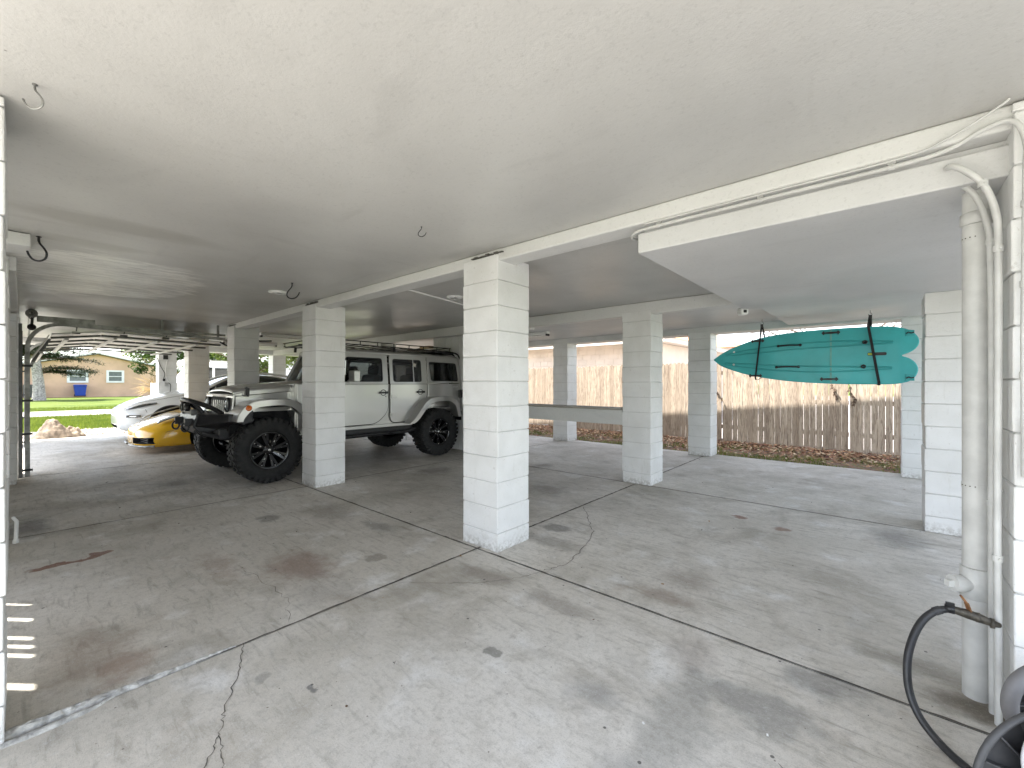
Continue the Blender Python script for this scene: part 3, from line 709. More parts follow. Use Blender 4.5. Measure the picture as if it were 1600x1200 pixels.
# ------------------------------------------------------------------ garage door and tracks
def track_path(x, y0=.05, zt=2.235, r=.36, L=2.50, z0=.0):
    P = [(x, y0, z0), (x, y0, zt - r)]
    for k in range(1, 9): a = PI / 2 * k / 8; P.append((x, y0 + r - r * math.cos(a), zt - r + r * math.sin(a)))
    P.append((x, L, zt - .06)); return P
def channel(mb, P, x, w=.05, d=.055, mi=0):
    # C channel swept in the yz plane, opening towards the door (-x)
    pts = [Vector(p) for p in P]
    prof = [(.0, -w / 2), (0, w / 2), (-d, w / 2), (-d, w / 2 - .006), (-.005, w / 2 - .006), (-.005, -w / 2 + .006), (-d, -w / 2 + .006), (-d, -w / 2)]
    vs = []
    for i, p in enumerate(pts):
        d3 = (pts[min(i + 1, len(pts) - 1)] - pts[max(i - 1, 0)]).normalized(); nrm = Vector((0, -d3.z, d3.y))
        for a, b in prof: vs.append(p + Vector((a, 0, 0)) + nrm * b)
    n = len(prof); fs = []
    for i in range(len(pts) - 1):
        for k in range(n): k2 = (k + 1) % n; fs.append((i * n + k, i * n + k2, (i + 1) * n + k2, (i + 1) * n + k))
    mb.add(vs, fs, mi)
for tx, lab in ((-9.30, 'near galvanised garage door track curving up to the ceiling'), (-13.75, 'far garage door track at the other side of the raised door')):
    t = thing('garage_door_track', (tx, .05, 0), lab, 'door track', 'garage door tracks')
    mb = MB(); channel(mb, track_path(tx), tx); obj('rail', mb, M_GALV, t)
    mb = MB(); sgn = 1 if tx > -10 else -1
    mb.box(tx + .004, tx + .010, .14, .75, 2.245, 2.335); mb.box(tx + .004, tx + .04, .75, 2.45, 2.225, 2.230); mb.box(tx + .004, tx + .009, .70, 2.50, 2.225, 2.262)
    obj('angle_iron', mb, M_GALV, t)
    mb = MB(); mb.box(tx + .01, tx + .05, -.035, .0, 0, 2.2); mb.box(tx + .005, tx + .012, -.03, .005, .0, 2.1)
    obj('jamb_angle', mb, M_DSTEEL, t)
    for z in (.10, .62, 1.1, 1.6):
        mb = MB(); mb.obox((tx + .02, .045, z), (.03, .09, .03)); mb.cyl((tx + .03, .06, z), (tx + .03, .10, z), .010, 8); mb.lathe([(0, 0), (.022, 0), (.022, .006), (0, .006)], (tx + .03, .095, z), 'y', 8)
        obj('bracket', mb, M_BLACK, t)
    obj('hanger', MB().box(tx + .012, tx + .018, 1.55, 1.585, 2.24, 2.42), M_GALV, t); obj('hanger', MB().box(tx + .012, tx + .018, 2.36, 2.40, 2.20, 2.42), M_GALV, t)
tor = thing('torsion_gear', (-9.34, .10, 2.3), 'torsion shaft with cable drums above the garage door opening', 'door mechanism')
obj('shaft', MB().cyl((-13.9, .09, 2.36), (-9.22, .09, 2.36), .013), M_DSTEEL, tor)
mb = MB(); mb.lathe([(.02, -.05), (.062, -.05), (.05, -.035), (.045, .03), (.062, .04), (.02, .04)], (-9.30, .09, 2.36), 'x', 28); obj('cable_drum', mb, M_GALV, tor)
mb = MB(); mb.lathe([(0, -.02), (.045, -.02), (.03, 0), (.045, .02), (0, .02)], (-9.28, .09, 2.16), 'x', 24); mb.bar((-9.27, .09, 2.16), (-9.27, .10, 2.36), .03, .005); obj('pulley', mb, M_BLACK, tor)
mb = MB(); mb.cyl((-9.8, .09, 2.36), (-11.4, .09, 2.36), .03, 18); obj('spring', mb, M_DSTEEL, tor)
gd = thing('garage_door', (-11.5, 1.3, 2.15), 'raised ribbed garage door lying open under the ceiling at left', 'garage door')
sec = [(.10, 1.72, .27, 2.07), (.29, 2.09, .82, 2.165), (.84, 2.168, 1.37, 2.155), (1.39, 2.154, 1.92, 2.14), (1.94, 2.139, 2.46, 2.125)]
for (y0, z0, y1, z1) in sec:
    mb = MB(); a = (0, y0, z0); b = (0, y1, z1); n = Vector((0, -(z1 - z0), y1 - y0)).normalized()
    vs = [(x, y + n.y * d, z + n.z * d) for x in (-13.62, -9.42) for (y, z) in ((y0, z0), (y1, z1)) for d in (0, .012)]
    mb.add(vs, [(0, 1, 3, 2), (4, 6, 7, 5), (0, 4, 5, 1), (2, 3, 7, 6), (0, 2, 6, 4), (1, 5, 7, 3)])
    s_ = obj('door_section', mb, mat('door_skin', (.62, .62, .59), .5), gd)
    mb = MB()                                                # dark stiles running front to back
    for xx in (-13.5, -12.5, -11.5, -10.5, -9.5):
        mb.bar((xx, y0 - .005, z0 - .055), (xx, y1 + .005, z1 - .055), .10, .03)
    obj('stile', mb, M_DSTEEL, s_)
    mb = MB()                                                # pale rails across the door
    for f in (.30,) if y1 - y0 > .3 else (.5,):
        mb.bar((-13.6, y0 + (y1 - y0) * f, z0 + (z1 - z0) * f - .086), (-9.44, y0 + (y1 - y0) * f, z0 + (z1 - z0) * f - .086), .045, .03)
    obj('rail', mb, M_DOORP, s_)
mb = MB()
for y in (.55, 1.1, 1.65, 2.2): mb.cyl((-9.42, y, 2.16), (-9.31, y, 2.20), .008, 8); mb.obox((-9.46, y, 2.13), (.07, .09, .03))
obj('roller', mb, M_DSTEEL, gd)
mb = MB(); mb.tube(smooth_path([(-9.4, 2.44, 2.12), (-9.35, 2.62, 2.03), (-9.33, 2.75, 2.08), (-9.3, 2.9, 2.16), (-9.3, 3.3, 2.2)]), .014, 8)
obj('arm', mb, M_BLACK, gd)

# ------------------------------------------------------------------ wheels
def make_tyre_mb(r, w, rr, lugs, n=48):
    mb = MB(); h = w / 2
    prof = [(rr, -h * .72), (rr + .015, -h * .86), (rr + (r - rr) * .45, -h), (r - .045, -h * .96), (r - .014, -h * .80), (r - .010, 0), (r - .014, h * .80), (r - .045, h * .96), (rr + (r - rr) * .45, h), (rr + .015, h * .86), (rr, h * .72)]
    mb.lathe(prof, (0, 0, 0), 'x', n, closed=False)
    if lugs:
        for k in range(lugs):
            a = 2 * PI * k / lugs
            for sx, off in ((-1, 0), (1, .5)):
                a2 = a + 2 * PI / lugs * off
                long = k % 2
                for (x0, x1, r0, r1, da) in ((.30, .93 if long else .80, r - .022, r + .002, .30), (.82, 1.04 if long else .99, r - (.085 if long else .055), r - .010, .27)):
                    dd = 2 * PI / lugs * da
                    vs = []
                    for xx in (x0, x1):
                        for t in (-dd, dd):
                            for q in (r0, r1):
                                tt = a2 + t + (.10 * (xx - .3)); vs.append((sx * h * xx, q * math.cos(tt), q * math.sin(tt)))
                    mb.add(vs, [(0, 1, 3, 2), (4, 6, 7, 5), (0, 4, 5, 1), (2, 3, 7, 6), (0, 2, 6, 4), (1, 5, 7, 3)])
        for k in range(lugs // 2):                 # centre blocks
            a = 4 * PI * k / lugs
            for sx in (-1, 1):
                vs = [(sx * h * xx, q * math.cos(a + t + sx * .04), q * math.sin(a + t + sx * .04)) for xx in (.03, .26) for t in (-.05, .05) for q in (r - .02, r)]
                mb.add(vs, [(0, 1, 3, 2), (4, 6, 7, 5), (0, 4, 5, 1), (2, 3, 7, 6), (0, 2, 6, 4), (1, 5, 7, 3)])
    return mb
def rim_mb(rr, w, sp, face=1):
    mb = MB(); h = w / 2
    mb.lathe([(rr + .004, -h * .75), (rr + .004, h * .80), (rr - .006, h * .82), (rr - .03, h * .72), (rr - .035, -h * .7)], (0, 0, 0), 'x', 48)
    mb.lathe([(0, h * .1), (rr - .03, h * .05), (rr - .03, h * .0), (0, h * .0)], (0, 0, 0), 'x', 40)
    for k in range(sp):
        a = 2 * PI * k / sp + .2
        for o in (-.13, .13):
            p0 = Vector((h * .42, .07 * math.cos(a), .07 * math.sin(a))); p1 = Vector((h * .66, (rr - .022) * math.cos(a + o), (rr - .022) * math.sin(a + o)))
            mb.bar(p0, p1, .030, .03, 0, up=(1, 0, 0))
    mb.lathe([(0, h * .62), (.035, h * .62), (.045, h * .52), (.085, h * .46), (.085, h * .1), (0, h * .1)], (0, 0, 0), 'x', 32)
    return mb
def bolts_mb(rr, w, sp, n2=8):
    mb = MB(); h = w / 2
    for k in range(sp):
        a = 2 * PI * k / sp + .2; q = (rr - .028)
        mb.lathe([(0, .018), (.011, .012), (.014, 0), (0, 0)], (h * .76, q * math.cos(a), q * math.sin(a)), 'x', 12)
        q = rr * .60; a += PI / sp
        mb.lathe([(0, .010), (.006, .006), (.007, 0), (0, 0)], (h * .60, q * math.cos(a - PI / sp - .14), q * math.sin(a - PI / sp - .14)), 'x', 8)
        mb.obox((h * .60, q * .95 * math.cos(a - PI / sp), q * .95 * math.sin(a - PI / sp)), (.008, .012, .05), (a - PI / sp - PI / 2, 0, 0)) if k % 2 else None
    for k in range(n2):
        a = 2 * PI * k / n2; mb.lathe([(0, .012), (.007, .008), (.009, 0), (0, 0)], (h * .47, .066 * math.cos(a), .066 * math.sin(a)), 'x', 10)
    mb.lathe([(0, .022), (.016, .018), (.024, .004), (.024, 0), (0, 0)], (h * .60, 0, 0), 'x', 20)
    return mb
def put_wheel(parent, tm, rm, bm_, loc, flip, steer=0):
    w = bpy.data.objects.new('wheel', tm); COL.objects.link(w); w.parent = parent; w.location = Vector(loc) - parent.location
    w.rotation_euler = (random.uniform(0, 6), 0, (PI if flip else 0) + steer)
    for nm, me in (('rim', rm),):
        if me is None: continue
        q = bpy.data.objects.new(nm, me); COL.objects.link(q); q.parent = w
    return w
def merged(a, b):
    b.m = [1] * len(b.m); o = len(a.v); a.v += b.v; a.f += [[i + o for i in f] for f in b.f]; a.m += b.m; a.s += b.s
    return a
def mesh_of(name, mb, m):
    o = obj(name, mb, m); me = o.data; bpy.data.objects.remove(o); return me

# ------------------------------------------------------------------ silver off-road car
XC = -7.2
J = thing('parked_car', (XC, 3.65, 0), 'silver lifted off-road car with roof rack and huge black tyres', 'car', 'cars parked under the house')
def J2(mb, name, m, bevel=.006, seg=2, **k): return obj(name, mb, m, J, bevel=bevel, seg=seg, **k)
def rounded(pts, r=.05, n=4):
    out = []; N = len(pts)
    for i in range(N):
        rad = r[i] if isinstance(r, (list, tuple)) else r
        p = Vector(pts[i]); a = Vector(pts[i - 1]) - p; b = Vector(pts[(i + 1) % N]) - p
        rr_ = min(rad, a.length * .45, b.length * .45); a.normalize(); b.normalize()
        p0 = p + a * rr_; p1 = p + b * rr_
        for k in range(n + 1):
            t = k / n; out.append(tuple((1 - t) ** 2 * p0 + 2 * t * (1 - t) * p + t * t * p1))
    return out
HW = .78
# inner tub gives the panel gaps
mb = MB(); tub = [(2.62, .60), (4.60, .60), (4.78, .86), (4.96, 1.02), (5.50, 1.02), (5.60, .80), (5.80, .70), (5.80, 1.335), (2.62, 1.335)]
mb.prism(tub, 'x', XC - HW + .012, XC - HW + .05); mb.prism(tub, 'x', XC + HW - .05, XC + HW - .012)
mb.box(XC - .74, XC + .74, 2.62, 4.55, .585, .63); mb.box(XC - .74, XC + .74, 4.55, 5.78, .84, .88); mb.box(XC - .74, XC + .74, 2.60, 2.66, .62, 1.34); mb.box(XC - .76, XC + .76, 5.72, 5.79, .68, 1.33)
J2(mb, 'tub', M_SILV, 0)
for s in (1, -1):
    xa, xb = (XC + HW - .011, XC + HW + .012) if s > 0 else (XC - HW - .012, XC - HW + .011)
    fd = rounded([(3.09, .665), (3.90, .665), (4.13, .86), (4.13, 1.335), (3.09, 1.335)], [.05, .12, .12, .01, .01])
    d1 = J2(MB().prism(fd, 'x', xa, xb), 'front_door', M_SILV, .008, 3)
    rd = rounded([(4.17, .665), (4.60, .665), (4.72, .74), (4.96, 1.10), (4.96, 1.335), (4.17, 1.335)], [.10, .08, .12, .08, .01, .01])
    d2 = J2(MB().prism(rd, 'x', xa, xb), 'rear_door', M_SILV, .008, 3)
    q = [(4.98, 1.04), (5.12, 1.075), (5.42, 1.065), (5.56, .95), (5.62, .70), (5.80, .70), (5.80, 1.335), (4.98, 1.335)]
    J2(MB().prism(q, 'x', xa, xb), 'quarter_panel', M_SILV, .008, 3)
    J2(MB().prism([(2.62, .60), (4.62, .60), (4.66, .655), (2.62, .655)], 'x', xa, xb), 'rocker_panel', M_SILV, .006)
    J2(MB().prism([(2.62, .66), (3.05, .66), (3.05, 1.335), (2.62, 1.335)], 'x', xa, xb), 'cowl_side', M_SILV, .006)
    for d_, o_ in ((d1, fd), (d2, rd)):  # dark tubes draw the shade in the gaps around the doors
        obj('door_gap_line', MB().tube([((xb if s > 0 else xa) - s * .007, p_[0], p_[1]) for p_ in o_], .0065, 6, closed=True), M_WELL, d_)
    # handles and hinges
    xo = xb if s > 0 else xa; e = s
    for d, y in ((d1, 4.03), (d2, 4.80)):
        mb = MB(); mb.obox((xo + e * .022, y, 1.19), (.022, .17, .030)); mb.obox((xo + e * .012, y - .065, 1.19), (.03, .03, .036)); mb.obox((xo + e * .012, y + .065, 1.19), (.03, .035, .040))
        mb.tube([(xo + e * .006, y + .048 * math.cos(t * PI / 8), 1.19 + .048 * math.sin(t * PI / 8)) for t in range(16)], .006, 8, closed=True)
        obj('handle', mb, M_BLACK, d, bevel=.004)
    for z in (1.12, .80):
        mb = MB(); mb.obox((xo + e * .010, 4.24, z), (.018, .12, .05)); mb.cyl((xo + e * .012, 4.165, z - .035), (xo + e * .012, 4.165, z + .035), .011, 10)
        obj('hinge', mb, M_SILV, d2, bevel=.004)
    mb = MB(); mb.cyl((xo, 4.08, 1.12), (xo + e * .003, 4.08, 1.12), .009, 12); obj('lock', mb, M_DSTEEL, d1)
    # upper frames with tumblehome
    def lean(mbx):
        for i, v in enumerate(mbx.v):
            k = max(0, v[2] - 1.337) * .10; mbx.v[i] = (v[0] - s * k, v[1], v[2])
        return mbx
    def frame(nm, outer, inner, r, glass=M_TINT, parent=None):
        O = rounded(outer, .012); I = rounded(inner, r)
        f_ = obj(nm, lean(MB().ring(O, I, 'x', xa, xb)), M_SILV, parent or J, bevel=.006)
        Is = [((p[0] - cx_) * 1.012 + cx_, (p[1] - 1.57) * 1.02 + 1.57) for cx_ in [sum(q_[0] for q_ in I) / len(I)] for p in I]
        # black rubber seal, then glass
        I2 = [((p[0] - cx_) * .965 + cx_, (p[1] - 1.57) * .94 + 1.57) for cx_ in [sum(q_[0] for q_ in I) / len(I)] for p in I]
        obj('seal', lean(MB().ring(Is, I2, 'x', (xa + xb) / 2 - .004, (xa + xb) / 2 + .004)), M_PLAS, f_)
        mid = (xa + xb) / 2
        obj('window', lean(MB().add([(mid, p[0], p[1]) for p in Is], [tuple(range(len(Is)))])), glass, f_, fix=False)
        return f_
    frame('door_frame', [(3.10, 1.337), (4.13, 1.337), (4.13, 1.835), (3.33, 1.835)], [(3.20, 1.372), (4.035, 1.372), (4.035, 1.775), (3.38, 1.775)], .05)
    f2 = frame('door_frame', [(4.17, 1.337), (4.96, 1.337), (4.96, 1.835), (4.17, 1.835)], [(4.235, 1.372), (4.845, 1.372), (4.845, 1.775), (4.235, 1.775)], .05)
    obj('divider', lean(MB().box((xa + xb) / 2 - .004, (xa + xb) / 2 + .008, 4.66, 4.675, 1.372, 1.775)), M_ALU, f2)
    frame('hardtop_side', [(4.98, 1.352), (5.80, 1.352), (5.745, 1.835), (4.98, 1.835)], [(5.055, 1.385), (5.735, 1.385), (5.70, 1.745), (5.02, 1.755)], .05)
    # small white stickers on the rear quarter
    mb = MB()
    for k in range(5): mb.obox((xo + e * .0015, 5.60 + k * .028, 1.365), (.002, .018, .016))
    obj('sticker', mb, M_WTRIM, J); mb = MB()
    for k in range(4): mb.obox((xo + e * .0015, 5.60 + k * .032, 1.275 + .004 * (k % 2)), (.002, .024, .020))
    obj('sticker', mb, M_WTRIM, J)
    # flares
    def flare(nm, T, I, xin):
        x_in = XC + s * xin; x_out = XC + s * .985
        mb = MB(); vs = []; n = len(T)
        T = [tuple(p) for p in smooth_path([(0, a, b) for a, b in T], 4)]; I = [tuple(p) for p in smooth_path([(0, a, b) for a, b in I], 4)]
        for t_, i_ in zip(T, I):
            vs += [(x_in, t_[1], t_[2]), (x_out - s * .012, t_[1], t_[2]), (x_out, (t_[1] * 9 + i_[1]) / 10, (t_[2] * 9 + i_[2]) / 10), (x_out, i_[1], i_[2]), (x_out - s * .05, i_[1], i_[2]), (x_in, (t_[1] + i_[1]) / 2, (t_[2] + i_[2]) / 2)]
        fs = []
        for i in range(len(T) - 1):
            for k in range(6): k2 = (k + 1) % 6; fs.append((i * 6 + k, i * 6 + k2, i * 6 + 6 + k2, i * 6 + 6 + k))
        e0 = (len(T) - 1) * 6; fs += [tuple(range(6)), tuple(range(e0, e0 + 6))]
        mb.add(vs, fs, 0, True)
        o = obj(nm, mb, M_SILV, J); ew = o.modifiers.new('es', 'EDGE_SPLIT'); ew.split_angle = R(28)
        return o
    fl = flare('fender_flare', [(1.795, .85), (1.815, .94), (1.90, 1.055), (2.05, 1.12), (2.40, 1.13), (2.60, 1.06), (2.74, .86), (2.84, .64)], [(1.87, .85), (1.89, .90), (1.965, .985), (2.08, 1.035), (2.36, 1.045), (2.53, .98), (2.66, .80), (2.75, .64)], .60)
    mb = MB(); mb.lathe([(0, .016), (.03, .012), (.038, 0), (0, 0)], (XC + s * .985 if s > 0 else XC - .985 - .016, 1.885, 1.02), 'x', 20); mb.v = [(v_[0], v_[1] + .05, v_[2] + .005) for v_ in mb.v]; obj('marker_light', mb, M_ORANGE, fl)
    flare('fender_flare', [(4.43, .64), (4.56, .74), (4.78, 1.00), (4.94, 1.085), (5.16, 1.10), (5.42, 1.09), (5.57, .97), (5.655, .70)], [(4.53, .64), (4.64, .71), (4.84, .93), (4.98, 1.00), (5.17, 1.015), (5.36, 1.005), (5.49, .92), (5.57, .70)], .76)
    # dark inner liners
    mb = MB(); L = [(1.82, .86), (1.92, .97), (2.06, 1.02), (2.36, 1.03), (2.52, .96), (2.65, .78), (2.75, .62), (2.62, .55), (1.82, .70)]
    x0, x1 = (XC + .50, XC + .60) if s > 0 else (XC - .60, XC - .50); mb.prism(L, 'x', x0, x1); mb.box(min(XC + s * .55, XC + s * .9), max(XC + s * .55, XC + s * .9), 1.95, 2.5, 1.02, 1.05)
    J2(mb, 'fender_liner', M_WELL, 0)
    mb = MB(); mb.obox((XC + s * .86, 1.92, .90), (.20, .14, .16), (R(15), 0, 0)); mb.obox((XC + s * .905, 1.96, .955), (.06, .09, .09)); J2(mb, 'splash_guard', M_PLAS, .02)
    # slider bar
    mb = MB(); mb.tube([(XC + s * .80, 2.75, .52), (XC + s * .82, 2.95, .50), (XC + s * .82, 4.50, .50), (XC + s * .80, 4.68, .53)], .032, 12); mb.prism([(2.8, .52), (4.62, .52), (4.62, .60), (2.8, .60)], 'x', XC + s * .70 - .02, XC + s * .78)
    for y in (3.3, 4.2): mb.obox((XC + s * .87, y, .505), (.12, .20, .02))
    J2(mb, 'rock_slider', M_BLACK, .006)
    mb = MB(); mb.obox((XC + s * .80, 5.78, 1.14), (.11, .10, .16)); tl = J2(mb, 'tail_light', M_BLACK, .015, 3)
    mb = MB(); mb.obox((XC + s * .80, 5.835, 1.14), (.085, .012, .13)); obj('lens', mb, M_RED, tl)
    # hood latch, mirror
    mb = MB(); mb.obox((XC + s * .655, 2.02, 1.235), (.03, .045, .10)); mb.obox((XC + s * .665, 2.02, 1.20), (.03, .03, .07)); mb.cyl((XC + s * .64, 2.0, 1.285), (XC + s * .68, 2.0, 1.285), .018, 12); J2(mb, 'hood_latch', M_BLACK, .006)
    mb = MB(); mb.obox((XC + s * .95, 3.42, 1.46), (.18, .10, .18)); mb.bar((XC + s * .79, 3.40, 1.38), (XC + s * .9, 3.41, 1.42), .04, .03); J2(mb, 'mirror', M_SILV, .03, 3)
# hood
def hood(u, v):
    y = 1.87 + 1.12 * v; hw = .585 + .085 * v; x = (u * 2 - 1); z = 1.265 + .085 * v + .028 * (1 - x * x) + (.018 if abs(x) < .45 else 0) * min(1, v * 4)
    if v < .02: z -= .045
    zz = z - (.0 if abs(x) < .93 else (abs(x) - .93) * .6)
    return (XC + x * hw, y, zz)
mb = MB(); mb.grid(hood, 25, 14); n0 = len(mb.v)
hs_ = mb
for s in (-1, 1):
    pts = [(1.87, 1.175), (2.99, 1.27), (2.99, 1.315), (1.87, 1.22)]
    a = [(XC + s * (.585 + .085 * (p[0] - 1.87) / 1.12), p[0], p[1]) for p in pts]; mb.add(a, [(0, 1, 2, 3)])
o = J2(mb, 'hood', M_SILV, 0); so = o.modifiers.new('s', 'SOLIDIFY'); so.thickness = .02; so.offset = -1
# inner fender / engine bay sides below hood
mb = MB()
for s in (-1, 1):
    pts = [(1.89, .95), (2.98, .95), (2.98, 1.262), (1.89, 1.168)]
    J2(MB().prism(pts, 'x', XC + s * .60 - .012, XC + s * .60 + .012), 'fender_side', M_SILV, .004)
mb = MB(); mb.box(XC - .5, XC + .5, 1.85, 2.6, .60, 1.15); J2(mb, 'engine_block', M_WELL, 0)
# cowl
mb = MB(); mb.box(XC - .76, XC + .76, 2.97, 3.12, 1.30, 1.355); J2(mb, 'cowl', M_SILV, .01)
mb = MB()
for k in range(7): mb.obox((XC - .5 + k * .16, 3.0, 1.36), (.09, .05, .008), (0, 0, .3))
mb.bar((XC + .1, 3.0, 1.37), (XC + .55, 3.05, 1.42), .012, .012); mb.bar((XC - .5, 3.0, 1.37), (XC - .05, 3.05, 1.42), .012, .012)
J2(mb, 'wiper', M_PLAS, .002)
# grille with seven slots and round lamps
def gshear(mbx):
    for i, v in enumerate(mbx.v): mbx.v[i] = (v[0], v[1] + (v[2] - .86) * .10, v[2])
    return mbx
mb = MB(); bars = [-.62, -.32]
ys = (1.825, 1.855)
sl = [(-.27 + k * .09) for k in range(7)]
mb.box(XC - .62, XC - .305, *ys, .86, 1.20); mb.box(XC + .305, XC + .62, *ys, .86, 1.20); mb.box(XC - .305, XC + .305, *ys, .86, .90); mb.box(XC - .305, XC + .305, *ys, 1.16, 1.20)
for k in range(8): xx = -.315 + k * .09; mb.box(XC + xx - .016, XC + xx + .016, *ys, .90, 1.16)
gr = J2(gshear(mb), 'grille', M_SILV, .010, 3)
obj('grille_back', gshear(MB().box(XC - .31, XC + .31, 1.86, 1.88, .88, 1.18)), M_WELL, gr)
mb = MB(); mb.prism([(1.84, 1.19), (1.98, 1.235), (1.98, 1.17), (1.85, 1.17)], 'x', XC - .6, XC + .6); J2(mb, 'grille_cap', M_SILV, .012, 3)
for s in (-1, 1):
    mb = MB(); mb.lathe([(0, -.035), (.05, -.03), (.085, -.01), (.092, .01), (0, .01)], (XC + s * .455, 1.845, 1.055), 'y', 28); hl = J2(mb, 'headlight', M_LENS, 0)
    mb = MB(); mb.lathe([(.085, -.02), (.102, -.02), (.102, .01), (.085, .01)], (XC + s * .455, 1.84, 1.055), 'y', 28); obj('bezel', mb, M_PLAS, hl)
# windshield
for_y = lambda z: 2.70 + (z - 1.35) * .50
mb = MB()
P = lambda x, z: (XC + x, 3.04 + (z - 1.35) * .52, z)
mb.tube([P(-.72, 1.35), P(-.70, 1.85)], .030, 10); mb.tube([P(.72, 1.35), P(.70, 1.85)], .030, 10); mb.tube([P(-.71, 1.85), P(.71, 1.85)], .028, 10); mb.tube([P(-.72, 1.37), P(.72, 1.37)], .026, 10)
wf = J2(mb, 'windshield_frame', M_SILV, 0)
obj('windshield', MB().add([P(-.71, 1.37), P(.71, 1.37), P(.69, 1.85), P(-.69, 1.85)], [(0, 1, 2, 3)]), M_CLEAR, wf, fix=False)
# roof
def roof(u, v):
    x = u * 2 - 1; y = 3.27 + 2.52 * v; hw = .735 - .01 * v; z = 1.905 + .028 * (1 - x * x) - .02 * (v - .4) ** 2
    if abs(x) > .9: z -= (abs(x) - .9) * .45
    if v > .97: z -= .02
    return (XC + x * hw, y, z)
mb = MB(); mb.grid(roof, 21, 24); o = J2(mb, 'roof', M_SILV, 0); so = o.modifiers.new('s', 'SOLIDIFY'); so.thickness = .055; so.offset = -1
mb = MB(); mb.ring(rounded([(XC - .76, .72), (XC + .76, .72), (XC + .70, 1.86), (XC - .70, 1.86)], .04), rounded([(XC - .58, 1.40), (XC + .58, 1.40), (XC + .55, 1.76), (XC - .55, 1.76)], .05), 'y', 5.795, 5.825)
tg = J2(mb, 'tailgate', M_SILV, .006)
obj('window', MB().add([(XC - .59, 5.81, 1.39), (XC + .59, 5.81, 1.39), (XC + .56, 5.81, 1.77), (XC - .56, 5.81, 1.77)], [(0, 1, 2, 3)]), M_TINT, tg, fix=False)
# bumper with stinger
mb = MB()
mb.prism([(1.42, .78), (1.46, .94), (1.66, .94), (1.68, .72), (1.52, .66)], 'x', XC - .42, XC + .42)
for s in (-1, 1):
    a = XC + s * .42; b = XC + s * .80
    vs = [(a, 1.44, .78), (a, 1.48, .94), (a, 1.70, .94), (a, 1.70, .72), (b, 1.72, .84), (b, 1.72, .94), (b, 1.86, .94), (b, 1.88, .84)]
    mb.add(vs, [(0, 1, 2, 3), (4, 7, 6, 5), (0, 4, 5, 1), (1, 5, 6, 2), (2, 6, 7, 3), (3, 7, 4, 0)])
    mb.bar((a - s * .06, 1.50, .66), (a - s * .06, 1.66, .90), .03, .16)
bp = J2(mb, 'front_bumper', M_BLACK, .010)
mb = MB(); mb.tube(smooth_path([(XC + .60, 1.70, .945), (XC + .45, 1.60, 1.03), (XC + .30, 1.46, 1.10), (XC + .0, 1.41, 1.125), (XC - .30, 1.46, 1.10), (XC - .45, 1.60, 1.03), (XC - .60, 1.70, .945)], 6), .030, 14)
for s in (-1, 1): mb.tube([(XC + s * .28, 1.45, 1.10), (XC + s * .34, 1.55, .95)], .026, 12)
obj('stinger_bar', mb, M_BLACK, bp)
for s in (-1, 1):
    mb = MB(); mb.obox((XC + s * .26, 1.405, .83), (.035, .09, .10)); o = obj('shackle', mb, M_BLACK, bp)
    mb.tube([(XC + s * .26 + .0, 1.37 + .038 * math.cos(t * PI / 8), .765 + .055 * math.sin(t * PI / 8)) for t in range(16)], .011, 10, closed=True)
    bpy.data.objects.remove(o); obj('shackle', mb, M_BLACK, bp)
    mb = MB(); mb.lathe([(0, -.02), (.036, -.018), (.040, .03), (0, .03)], (XC + s * .10, 1.42, 1.02), 'y', 20); fg = obj('driving_light', mb, M_LENS, bp); mb = MB(); mb.lathe([(.040, -.026), (.052, -.026), (.052, .03), (.040, .03)], (XC + s * .10, 1.42, 1.02), 'y', 20); obj('bezel', mb, M_BLACK, fg)
mb = MB(); mb.cyl((XC - .2, 1.47, .96), (XC + .2, 1.47, .96), .030, 16); mb.obox((XC - .23, 1.47, .96), (.04, .07, .08)); mb.obox((XC + .23, 1.47, .96), (.04, .07, .08)); obj('winch', mb, M_DSTEEL, bp)
mb = MB(); mb.tube([(XC + .45, 1.50, .70), (XC + .40, 1.75, .60), (XC + .38, 2.1, .52)], .028, 10); mb.tube([(XC - .45, 1.50, .70), (XC - .40, 1.75, .60), (XC - .38, 2.1, .52)], .028, 10); obj('skid_bar', mb, M_PLAS, bp)
for o_ in list(J.children)[:]:
    if o_.name.startswith('front_bumper'): o_.location.y += .04
# underbody
mb = MB(); mb.cyl((XC - .75, 2.18, .44), (XC + .75, 2.18, .44), .045); mb.cyl((XC - .75, 5.13, .44), (XC + .75, 5.13, .44), .05); mb.lathe([(0, -.10), (.12, -.08), (.15, 0), (.12, .08), (0, .10)], (XC + .15, 5.13, .44), 'x', 20)
mb.lathe([(0, -.10), (.11, -.08), (.13, 0), (.11, .08), (0, .10)], (XC - .2, 2.18, .44), 'x', 20); mb.tube([(XC + .2, 2.2, .46), (XC + .1, 3.4, .6)], .03)
for s in (-1, 1): mb.bar((XC + s * .42, 1.75, .66), (XC + s * .42, 5.7, .66), .07, .12); mb.tube([(XC + s * .5, 2.18, .44), (XC + s * .45, 3.0, .6)], .03); mb.cyl((XC + s * .52, 2.12, .5), (XC + s * .50, 2.16, .95), .035, 12, 0)
mb.box(XC - .4, XC + .4, 3.2, 4.5, .50, .60)
J2(mb, 'chassis', M_PLAS, 0)
mb = MB(); mb.tube([(XC - .6, 2.02, .50), (XC + .6, 2.00, .48)], .016); mb.tube([(XC - .3, 1.98, .56), (XC + .55, 2.02, .50)], .014); J2(mb, 'steering_rod', M_GALV, 0)
